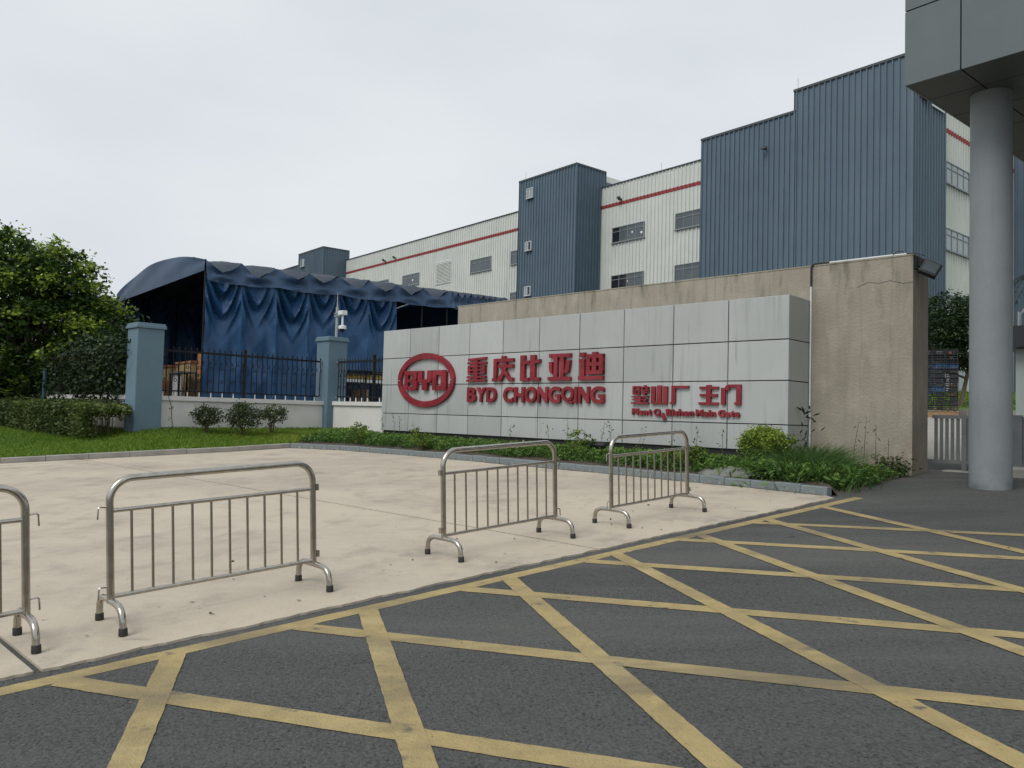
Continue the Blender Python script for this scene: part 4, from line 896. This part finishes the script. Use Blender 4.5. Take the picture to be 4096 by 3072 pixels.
# guard booth, boom, bucket and bollard beyond the column
gb = thing('guard_booth', 'pale guard booth with dark roof beyond the column', 'booth', (12.75,17.0,1.06), RB)
def gbx(name, a, m_, p=None): return part(name, MB().box(*a), m_, p or gb, off=(0,0,0))
for x in (-1.1,1.1):
    for y in (-1.1,1.1): gbx('corner_post', (x-.09,y-.09,-.3,x+.09,y+.09,2.25), Mt['boothw'])
gbx('back_panel', (-1.0,1.06,-.3,1.0,1.12,2.25), Mt['boothw']); gbx('side_panel', (1.06,-1.0,-.3,1.12,1.0,1.0), Mt['boothw']); gbx('front_panel', (-1.12,-1.0,-.3,-1.06,1.0,.75), Mt['boothw'])
gbx('window', (-1.08,-1.0,.76,-1.05,1.0,2.24), Mt['glassd']); gbx('roof', (-1.55,-1.55,2.26,1.55,1.55,2.62), Mt['boothroof']); gbx('roof_edge', (-1.4,-1.4,2.62,1.4,1.4,2.74), Mt['boothroof'])
bm = thing('boom_barrier', 'white boom pole across the lane beyond the column', 'boom barrier', (10.3,15.2,.9), R(-20))
part('boom', MB().tube([(-.5,0,.86),(5.2,0,.90)], .05, 12), Mt['whitep'], bm, off=(0,0,0), smooth=True); part('housing', MB().cbox(3.2,-.2,-.1,3.6,.2,1.0,.02), Mt['ybar'], bm, off=(0,0,0)); part('counterweight', MB().box(-.75,-.08,.78,-.5,.08,.94), Mt['gate'], bm, off=(0,0,0))
bk = thing('bucket', 'white plastic bucket on the island beyond the column', 'bucket', (10.55,16.25,.97))
part('pail', MB().lathe([(.17,0),(.22,.36),(.24,.36),(.24,.40),(.21,.40)],0,0,24), Mt['whitep'], bk, off=(0,0,0), smooth=True)
part('handle', MB().tube([(.24*math.cos(a),.24*math.sin(a)*.2-.05,.36-.14*math.sin(a)) for a in [math.pi*k/12 for k in range(13)]], .006, 5), Mt['galv'], bk, off=(0,0,0))
bo = thing('bollard', 'yellow bollard just right of the round column', 'bollard', (9.62,15.0,.86))
part('body', MB().lathe([(.06,-.05),(.055,.55),(.03,.60)],0,0,16), Mt['ybar'], bo, off=(0,0,0), smooth=True); part('cap', MB().lathe([(.058,.552),(.05,.66),(.02,.70)],0,0,16), Mt['cardo'], bo, off=(0,0,0), smooth=True); part('base', MB().lathe([(.12,-.05),(.12,.02)],0,0,16), Mt['blackp'], bo, off=(0,0,0))
ipl = thing('traffic_island', 'pale concrete island under the boom beyond the column', 'island', (10.6,15.9,.8), R(-25))
part('slab', MB().cbox(-1.6,-.35,-.3,3.5,.6,.14,.04), Mt['kerbc'], ipl, off=(0,0,0))
cm2 = thing('lamp_post', 'thin post with white camera beyond the column', 'lamp post', (11.9,18.3,1.1))
part('pole', MB().tube([(0,0,-.2),(0,0,3.2)], .04, 8), Mt['galv'], cm2, off=(0,0,0), smooth=True); part('arm', MB().tube([(0,0,3.1),(.3,0,3.5),(.6,0,3.55)], .025, 8), Mt['galv'], cm2, off=(0,0,0), smooth=True); part('camera', MB().cbox(.08,-.07,2.5,.22,.07,2.85,.02), Mt['whitep'], cm2, off=(0,0,0))
# ================================================================== PLANTS
def limb(mb, p, d, L, r, depth, spread=.6):
    pts = [Vector(p)]; d = Vector(d).normalized()
    for k in range(4):
        d = (d+Vector((random.uniform(-.2,.2),random.uniform(-.2,.2),random.uniform(-.05,.18)))).normalized(); pts.append(pts[-1]+d*L/4)
    mb.tube(pts, [r*(1-.13*k) for k in range(5)], 7)
    if depth:
        for _ in range(3):
            a = random.uniform(0,6.28); dd_ = (d+Vector((math.cos(a),math.sin(a),random.uniform(-.1,.5)))*spread).normalized(); limb(mb, pts[random.choice((2,3,4))], dd_, L*.68, r*.5, depth-1, spread)
def tree(name, label, base, trunks, lobes, nclump, per, csize, leaf, mt, L=2., r=.14, depth=2, light=.3, shell=.55, group=None):
    t = thing(name, label, 'tree', base, group=group); mb = MB()
    for dx,dy,lean,l_,rr in trunks:
        p = Vector((dx,dy,-.3)); q = p+Vector((lean*.4,-dy*.2,l_*.5)); e = p+Vector((lean,-dy*.9,l_)); mb.tube([p,p+Vector((lean*.1,.02,l_*.25)),q,e],[rr*1.25,rr,rr*.85,rr*.75],10)
        for _ in range(5):
            a = random.uniform(0,6.28); limb(mb, p+(e-p)*random.uniform(.7,1), (math.cos(a)*.8,math.sin(a)*.8,random.uniform(.4,1.1)), L, rr*.5, depth-1)
    part('trunk', mb, Mt['bark'], t, off=(0,0,0), smooth=True)
    c, tin = clump_cloud(lobes, nclump, per, csize, light=light, shell=shell)
    part('crown', leaf_mesh('crown', c, leaf*RNG.uniform(.6,1.35,len(c)), tin, mt, .62, .5), None, t, off=(0,0,0)); return t
tree('broadleaf_tree', 'big leafy green tree with bright young leaves at the left behind the hedge', (-18.75,28.9,.9), [(0,-1.5,.15,2.6,.2),(.9,.3,.7,2.2,.16),(1.5,.2,.5,2.1,.13)],
     [(0.3,-.3,3.6,3.3,2.8,3.1),(-1.2,.2,5.0,2.6,2.4,2.1),(2.0,-.3,3.2,2.2,2.0,2.4),(3.6,-.6,2.2,1.5,1.4,2.0),(1.6,-.8,5.0,1.6,1.6,1.4),(-3.6,0,4.0,2.6,2.4,3.0),(3.6,-.8,3.4,.8,.8,1.0),(-1.0,.8,1.3,3.4,1.6,1.2)], 1500, 56, .22, .165, L_TREE, 1.6, .2, 2, .5, .5)
tree('broadleaf_tree', 'bright green tree at the far left edge, lower than the big one', (-24.5,33.5,1.0), [(0,0,.1,2.0,.15)], [(0,0,3.0,2.8,2.4,2.6),(2.2,-.5,1.6,2.4,1.4,1.8),(-3,0,2,2.5,1.5,2)], 420, 40, .34, .17, L_LIME, 2., .15, 2, .3)
# vines over the railing between tree and pillar
vn = sthing('climbing_vine', 'dark climbing vine covering the railing between the tree and the left pillar', 'vine', p2u-2.5, PN-p1len, .95)
c, tin = clump_cloud([(-1.0,.0,1.6,2.2,.35,1.0),(-4.2,0,1.4,3.2,.4,1.1),(1.0,-.05,1.5,.9,.3,1.2),(1.6,-.05,2.0,.5,.3,1.0),(-7.5,.1,1.3,3.0,.5,1.2),(-11,.2,1.5,3.5,.6,1.6)], 560, 42, .25, light=.12, shell=.2)
part('foliage', leaf_mesh('foliage', c, .12*RNG.uniform(.6,1.4,len(c)), tin, L_DARK, .7, .2), None, vn, off=(0,0,0))
st = MB()
for _ in range(26): x = RNG.uniform(-8,2); st.tube([(x,0,.0),(x+RNG.normal()*.2,-.1,1.0),(x+RNG.normal()*.4,-.15,2.2)], .012, 4)
part('stem', st, Mt['twig'], vn, off=(0,0,0), kind='stuff')
tp = sthing('fence_post', 'teal painted post standing among the dark vines', 'post', p2u-7.1, PN-p1len-.5, .95); part('post_body', MB().tube([(p2u-7.1,PN-p1len-.5,.8),(p2u-7.1,PN-p1len-.5,2.7)], .07, 10), Mt['teal'], tp, smooth=True)
# clipped hedge
hd_ = sthing('clipped_hedge', 'low clipped hedge running from the tree to the left pillar', 'hedge', p2u-5, PN-p1len-1.0, .9)
n_ = 36000; hx = RNG.uniform(-10,5.55,n_); 
prof = RNG.random(n_); yy = np.where(prof < .45, -.52+RNG.normal(size=n_)*.13, RNG.uniform(-.6,.6,n_)); zz = np.where(prof < .45, RNG.uniform(-.15,.70,n_), .68-np.abs(RNG.normal(size=n_))*.13+.06*np.sin(hx*2.1)+.06*np.sin(hx*5.3)+.04*np.sin(hx*11))
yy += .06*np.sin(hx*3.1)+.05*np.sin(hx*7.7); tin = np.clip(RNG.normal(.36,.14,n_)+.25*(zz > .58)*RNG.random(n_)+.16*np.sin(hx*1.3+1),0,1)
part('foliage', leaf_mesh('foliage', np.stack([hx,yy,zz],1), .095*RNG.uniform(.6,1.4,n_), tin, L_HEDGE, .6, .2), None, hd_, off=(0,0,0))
st = MB()
for _ in range(150): x = RNG.uniform(-10,5.5); y = RNG.uniform(-.4,.4); st.tube([(x,y,-.1),(x+RNG.normal()*.06,y,.3),(x+RNG.normal()*.16,y+RNG.normal()*.1,.75)], [.012,.009,.005], 4)
part('stem', st, Mt['twig'], hd_, off=(0,0,0), kind='stuff')
def shrub(name, label, cat, pos, rad, hh, mt, nclump=70, per=26, leaf=.06, stems=9, light=.35, group=None, low=.18, lean=0., shell=.5):
    t = thing(name, label, cat, pos, group=group)
    c, tin = clump_cloud([(lean*.5,0,low+(hh-low)*.55,rad,rad,(hh-low)*.5),(lean,0,low+(hh-low)*.72,rad*.7,rad*.7,(hh-low)*.33)], nclump, per, rad*.17, light=light, shell=shell)
    part('foliage', leaf_mesh('foliage', c, leaf*RNG.uniform(.65,1.3,len(c)), tin, mt, .62, .1), None, t, off=(0,0,0)); st = MB()
    for _ in range(stems):
        a = random.uniform(0,6.28); q = rad*random.uniform(.2,.7); st.tube([(.03*math.cos(a),.03*math.sin(a),-.08),(q*.5*math.cos(a),q*.5*math.sin(a),low+.1),(q*math.cos(a)+lean*.6,q*math.sin(a),hh*.7)], [.013,.009,.005], 5)
    part('stem', st, Mt['twig'], t, off=(0,0,0), kind='stuff'); return t
gsh = 'round shrubs before the white wall'
shrub('round_shrub', 'small round shrub before the white wall, leftmost of three', 'shrub', (-8.45,21.7,.90), .36, .68, L_SHRUB, 70, 26, .062, group=gsh)
shrub('round_shrub', 'largest of three round shrubs before the white wall', 'shrub', (-7.50,22.0,.80), .46, .84, L_SHRUB, 100, 28, .062, group=gsh)
shrub('round_shrub', 'thin leaning shrub touching the largest round shrub on its right', 'shrub', (-6.98,22.85,.90), .34, .74, L_SHRUB, 60, 22, .06, group=gsh, lean=.1)
shrub('clipped_bush', 'round yellow green bush at the right corner of the sign', 'bush', (4.36,13.50,.82),   .335, .58, L_LIME, 270, 30, .042, light=.75, low=.14, shell=.82)
glime = 'small yellow green shrubs in the bed'
for lab,u,nn,rd,hh in (('small yellow green shrub near the kerb under the oval logo',1.45,-1.75,.24,.5),('small yellow green shrub behind the third barrier, under the first Chinese letter',4.0,-1.8,.26,.48),
    ('yellow green shrub in the bed between the third and fourth barrier',8.3,-1.3,.26,.5),('low yellow green shrub in front of the right ground floodlight',11.0,-1.55,.24,.36),('tiny yellow green shrub behind the fourth barrier bars',10.55,-1.5,.16,.28),('small yellow green shrub between round bush and conduit',12.25,-.55,.2,.5)):
    p = SF(u,nn); bl = (nn+2.35)/2.35; z = .67+.2*bl; shrub('lime_shrub', lab, 'shrub', (p.x,p.y,z), rd, hh, L_LIME, 34, 18, .05, 6, .5, glime, low=.06)
tree('round_tree', 'round topped dark tree between the beige wall and the column', (19.6,34.3,2.0), [(-.05,0,-.15,2.6,.12),(.12,.1,.4,2.6,.10)], [(0,0,3.75,1.55,1.5,1.6),(.7,.2,3.6,1.2,1.2,1.4),(-.7,0,3.7,.9,.9,1.25)], 380, 50, .22, .13, L_ROUND, 1.2, .1, 2, .25)
# palm beyond the column
pm = thing('palm_tree', 'palm with drooping fronds beyond the column', 'palm', (22.6,32.5,2.0))
part('trunk', MB().tube([(0,0,-.2),(.05,0,2.5),(.1,.05,5.6)], [.16,.13,.11], 10), Mt['bark'], pm, off=(0,0,0), smooth=True)
for k in range(12):
    a = 2*math.pi*k/12+.2; mb = MB(); pts = [Vector((.1,.05,5.6))+Vector((math.cos(a)*q,math.sin(a)*q,.75*math.sin(q*1.25)-.22*q*q)) for q in np.linspace(0,2.1,9)]
    mb.tube(pts, [.022-.002*i for i in range(9)], 5); sd_ = Vector((-math.sin(a),math.cos(a),0))
    for i in range(1,9):
        for sg in (-1,1):
            for f in (0,.5):
                p = pts[i-1].lerp(pts[i],f); q = p+sd_*sg*.38+Vector((math.cos(a)*.25,math.sin(a)*.25,-.22)); mb.add([p,p+Vector((math.cos(a)*.04,math.sin(a)*.04,0)),q],[(0,1,2)])
    part('frond', mb, L_DARK, pm, off=(0,0,0))
# ------------------------------------------------------------------ ground floodlights and stone in the bed
for lab,u,nn in (('black ground floodlight half buried behind the low yellow shrub',10.75,-1.15),('black ground floodlight among weeds left of the fourth barrier',8.55,-1.0)):
    f = sthing('ground_floodlight', lab, 'lamp', u, nn, .80, 'ground floodlights in the bed'); h = part('housing', MB().cbox(-.16,-.06,-.09,.16,.05,.10,.02), Mt['blackp'], f, off=(0,0,0)); h.location = (0,0,.17); h.rotation_euler = (R(-28),0,R(190))
    part('lens', MB().box(-.135,-.066,-.07,.135,-.061,.075), Mt['glass'], h, off=(0,0,0)); part('bracket', MB().box(-.175,-.02,-.1,-.165,.02,.18).box(.165,-.02,-.1,.175,.02,.18).box(-.175,-.03,-.12,.175,.03,-.1), Mt['iron'], f, off=(0,0,0))
p = SF(11.9,-1.75); rk_ = thing('flat_stone', 'low flat grey stone mound in the bed near the kerb', 'stone', (p.x,p.y,.66), RS); P = []
for i in range(19):
    x = -1+i/9; row = []
    for j in range(11): y = -1+j/5; q = max(0,1-x*x*.9-y*y*.9); row.append((x*.70+RNG.normal()*.01, y*.30+RNG.normal()*.01, -.06+.22*q**.55+RNG.normal()*.012))
    P.append(row)
part('stone_body', MB().grid(P), Mt['rock'], rk_, off=(0,0,0), smooth=True)
# ------------------------------------------------------------------ weeds, reeds and grass
def on_sheet(P, n, v0=0., v1=1., u0=0., u1=1.):
    A = np.array(P); I, J = A.shape[0]-1, A.shape[1]-1; # area weighted cells
    ar = np.linalg.norm(np.cross(A[1:,:-1]-A[:-1,:-1], A[:-1,1:]-A[:-1,:-1]),axis=2)
    ii, jj = np.meshgrid(np.arange(I),np.arange(J),indexing='ij'); ok = (jj/J >= v0)&(jj/J < v1)&(ii/I >= u0)&(ii/I < u1); w_ = (ar*ok).ravel(); w_ /= w_.sum()
    k = RNG.choice(I*J, n, p=w_); i, j = k//J, k%J; a, b = RNG.random((2,n,1)); 
    return (A[i,j]*(1-a)*(1-b)+A[i+1,j]*a*(1-b)+A[i,j+1]*(1-a)*b+A[i+1,j+1]*a*b), i, j
g_, _, gj = on_sheet(LAWN, 120000, 0, 1, .12, 1)
pat = .5+.5*np.sin(g_[:,0]*.9+np.cos(g_[:,1]*1.1)*1.4)
pat2 = .5+.5*np.sin(g_[:,0]*.45-g_[:,1]*.7+1.2*np.sin(g_[:,1]*.6)); gt = np.clip(RNG.normal(.18,.12,len(g_))+.38*pat*RNG.random(len(g_))+.32*pat2,0,1)
tag(part('lawn_grass', blade_mesh('lawn_grass', g_-[0,0,.01], .075*RNG.uniform(.5,1.5,len(g_)), np.full(len(g_),.024), gt, L_GRASS, .8), None), 'short mown lawn grass left of the sign', kind='stuff')
vgs = np.array([BF(n,t,zg(*BF(n,t)[:2])+.05+.25*(t-8)/13) for n,t in zip(RNG.uniform(36,58,9000),RNG.uniform(8.3,21,9000))])
tag(part('verge_grass', blade_mesh('verge_grass', vgs, np.full(9000,.12), np.full(9000,.06), RNG.normal(.35,.12,9000), L_GRASS, .8), None), 'mown grass on the verge below the works', kind='stuff')
# weeds: small leafy plants, each a handful of leaves up a stem
base, bi_, bj = on_sheet(BED, 3000, .12, .95)
cl = []; tl = []; sl = []
for p, j in zip(base, bj):
    h = RNG.uniform(.06,.24)*max(.3,1.1-(j/8)**2*.9); k = int(10+h*60); tt = RNG.normal(.36,.12)
    t_ = RNG.random(k); c = p+np.stack([RNG.normal(size=k)*.06*(1.1-t_*.6), RNG.normal(size=k)*.06*(1.1-t_*.6), .02+t_*h],1); cl.append(c); tl.append(np.clip(tt+RNG.normal(size=k)*.08+.25*(t_ > .8),0,1)); sl.append(RNG.uniform(.03,.085,k))
cl = np.concatenate(cl); tag(part('weeds', leaf_mesh('weeds', cl, np.concatenate(sl), np.concatenate(tl), L_WEED, .5, .45), None), 'tangle of small leafy weeds filling the planting bed', kind='stuff')
b2, _, _ = on_sheet(BED, 9000, .1, .85); tag(part('bed_grass', blade_mesh('bed_grass', b2, RNG.uniform(.05,.17,9000), np.full(9000,.012), RNG.normal(.35,.12,9000), L_REED, .9), None), 'thin grass between the weeds of the bed', kind='stuff')
# tall grass clump right of the kerb end, against the wall
k = 4200; a = RNG.normal(size=(k,2))*[.42,.50]; pts = np.array([SF(12.72+q[0]*.9-.30*q[1], -.80+q[1]*.9) for q in a]); pts[:,2] = [max(zg(x,y)-.0,.58)+.0 for x,y,_ in pts]
hh = RNG.uniform(.18,.66,k)*np.exp(-(a[:,0]/1.1)**2*.8)
tag(part('tall_grass', blade_mesh('tall_grass', pts, hh, np.full(k,.016), RNG.normal(.36,.13,k), L_REED, 1.25), None), 'overgrown clump of tall grass at the foot of the beige wall', kind='stuff')
k = 3200; a = RNG.normal(size=(k,2))*[1.1,.42]; pts = np.array([SF(12.80+q[0]*.36,-1.40+q[1]) for q in a]); pts[:,2] = [max(zg(x,y),.55)+RNG.uniform(.02,.36) for x,y,_ in pts]
tag(part('leafy_weeds', leaf_mesh('leafy_weeds', pts, RNG.uniform(.05,.15,k), RNG.normal(.42,.16,k), L_WEED, .32, .45), None), 'broad leafy weeds spilling over the kerb end', kind='stuff')
def stalk(label, u, nn, z, h, n=9, leaf=.08, mt=L_WEED, asp=.3, group='tall weed stalks in front of the sign'):
    t = sthing('weed_stalk', label, 'weed', u, nn, z, group); mb = MB(); dx = random.uniform(-.12,.12)
    mb.tube([(0,0,-.03),(dx*.4,0,h*.5),(dx,0,h)],[.006,.005,.003],4); part('stem', mb, Mt['twig'], t, off=(0,0,0))
    tt = np.linspace(.25,1,n); c = np.stack([dx*tt+RNG.normal(size=n)*leaf*.55, RNG.normal(size=n)*leaf*.5, tt*h],1); part('leaf', leaf_mesh('leaf', c, leaf*RNG.uniform(.7,1.3,n), RNG.normal(.35,.1,n), mt, asp, .0), None, t, off=(0,0,0), kind='stuff')
WL = {.45:'nearest the sign left end',1.05:'left of the pair under the oval logo',1.22:'right of the pair under the oval logo',5.3:'under the letter H',6.55:'under the first letter G',7.05:'tall one under the letter Q',8.0:'right below the last letter G',8.25:'just right of the last letter G',9.0:'under the word Plant',9.75:'under the word Bishan',10.3:'under the word Main',10.9:'under the word Gate'}
for u,h in ((.45,.50),(1.05,.62),(1.22,.55),(5.3,.42),(6.55,.50),(7.05,.62),(8.0,.58),(8.25,.50),(9.0,.5),(9.75,.45),(10.3,.52),(10.9,.48)): stalk(f'thin weed stalk before the sign, {WL[u]}', u, -.25+random.uniform(-.1,.1), .90, h, 10)
stalk('tall dark weed by the conduit at the sign corner', 12.2, .3, .8, 1.05, 26, .16, L_DARK, .25, None)
for u,h,q in ((12.9,.85,'first'),(13.1,.95,'second'),(13.3,.8,'third'),(13.5,.6,'fourth')): stalk(f'tall seed stalk against the beige wall, {q} from the conduit', u, .55, .75, h, 9, .08, L_REED, .25, 'seed stalks against the beige wall')
fr_ = sthing('fern_plant', 'low fern like plant at the foot of the beige wall corner', 'plant', 13.55, .62, .72)
c, tin = clump_cloud([(0,0,.18,.26,.13,.13)], 20, 16, .07, shell=.3); part('foliage', leaf_mesh('foliage', c, .08, tin, L_SHRUB, .4, .5), None, fr_, off=(0,0,0)); part('stem', MB().tube([(0,0,-.05),(.02,0,.3)], .008, 5), Mt['twig'], fr_, off=(0,0,0))
bl_ = sthing('broad_leaf_plant', 'sprawling plant with big round leaves at the broken kerb stone', 'plant', 12.75, -2.0, .64)
for k in range(9): 
    a = random.uniform(0,6.28); q = random.uniform(.05,.30); mb = MB(); cx,cy,cz0 = q*math.cos(a)*1.3, q*math.sin(a)*.6, random.uniform(.08,.2); r_ = random.uniform(.07,.11); tl_ = random.uniform(-.5,.5)
    mb.add([(cx,cy,cz0-.015)]+[(cx+r_*math.cos(b),cy+r_*.85*math.sin(b),cz0+tl_*r_*math.cos(b)) for b in [2*math.pi*i/9 for i in range(9)]],[(0,i+1,(i+1)%9+1) for i in range(9)]); part('leaf', mb, L_SHRUB, bl_, off=(0,0,0))
# dirt washed against the kerb foot and along the edge of the road
def dirt(name, label, pts, side, w0, dz):
    rows = []; wv = w0
    for i in range(len(pts)-1):
        a, b = Vector(pts[i]), Vector(pts[i+1]); L = (b-a).length; d = (b-a)/L; nn = Vector((-d.y,d.x))*side
        for j in range(max(2,int(L/.06))):
            c = a+d*L*j/max(2,int(L/.06)); wv = max(.004,.8*wv+.2*w0+random.uniform(-.5,.5)*w0); q = c+nn*wv; c = c-nn*.015
            rows.append(((c.x,c.y,zg(c.x,c.y)+dz),(q.x,q.y,zg(q.x,q.y)+dz-.0015)))
    mb = MB().grid([[r[0] for r in rows],[r[1] for r in rows]]); tag(part(name, mb, Mt['soil']), label, kind='stuff')
dirt('kerb_dirt', 'dark dirt gathered at the foot of the painted kerb', kerbpts, -1, .035, .020)
dirt('kerb_dirt', 'dark dirt gathered at the foot of the lawn kerb', lawnk[1:], -1, .018, .020)
# dry leaves and bits on the apron
db = []; 
for _ in range(70):
    tau = RNG.uniform(-2,11); q = -5.2-abs(RNG.normal())*1.6; x, y = RF(q,tau); db.append((x,y,zg(x,y)+.024))
for _ in range(18): tau = RNG.uniform(-1,9); q = RNG.uniform(-4.6,-2); x,y = RF(q,tau); db.append((x,y,zg(x,y)+.018))
lm = leaf_mesh('litter', np.array(db), RNG.uniform(.02,.055,len(db)), RNG.random(len(db)), Mt['debris'], .5, .95, fold=.05); tag(part('litter', lm, None), 'dry leaves and bits scattered over the concrete', kind='stuff')
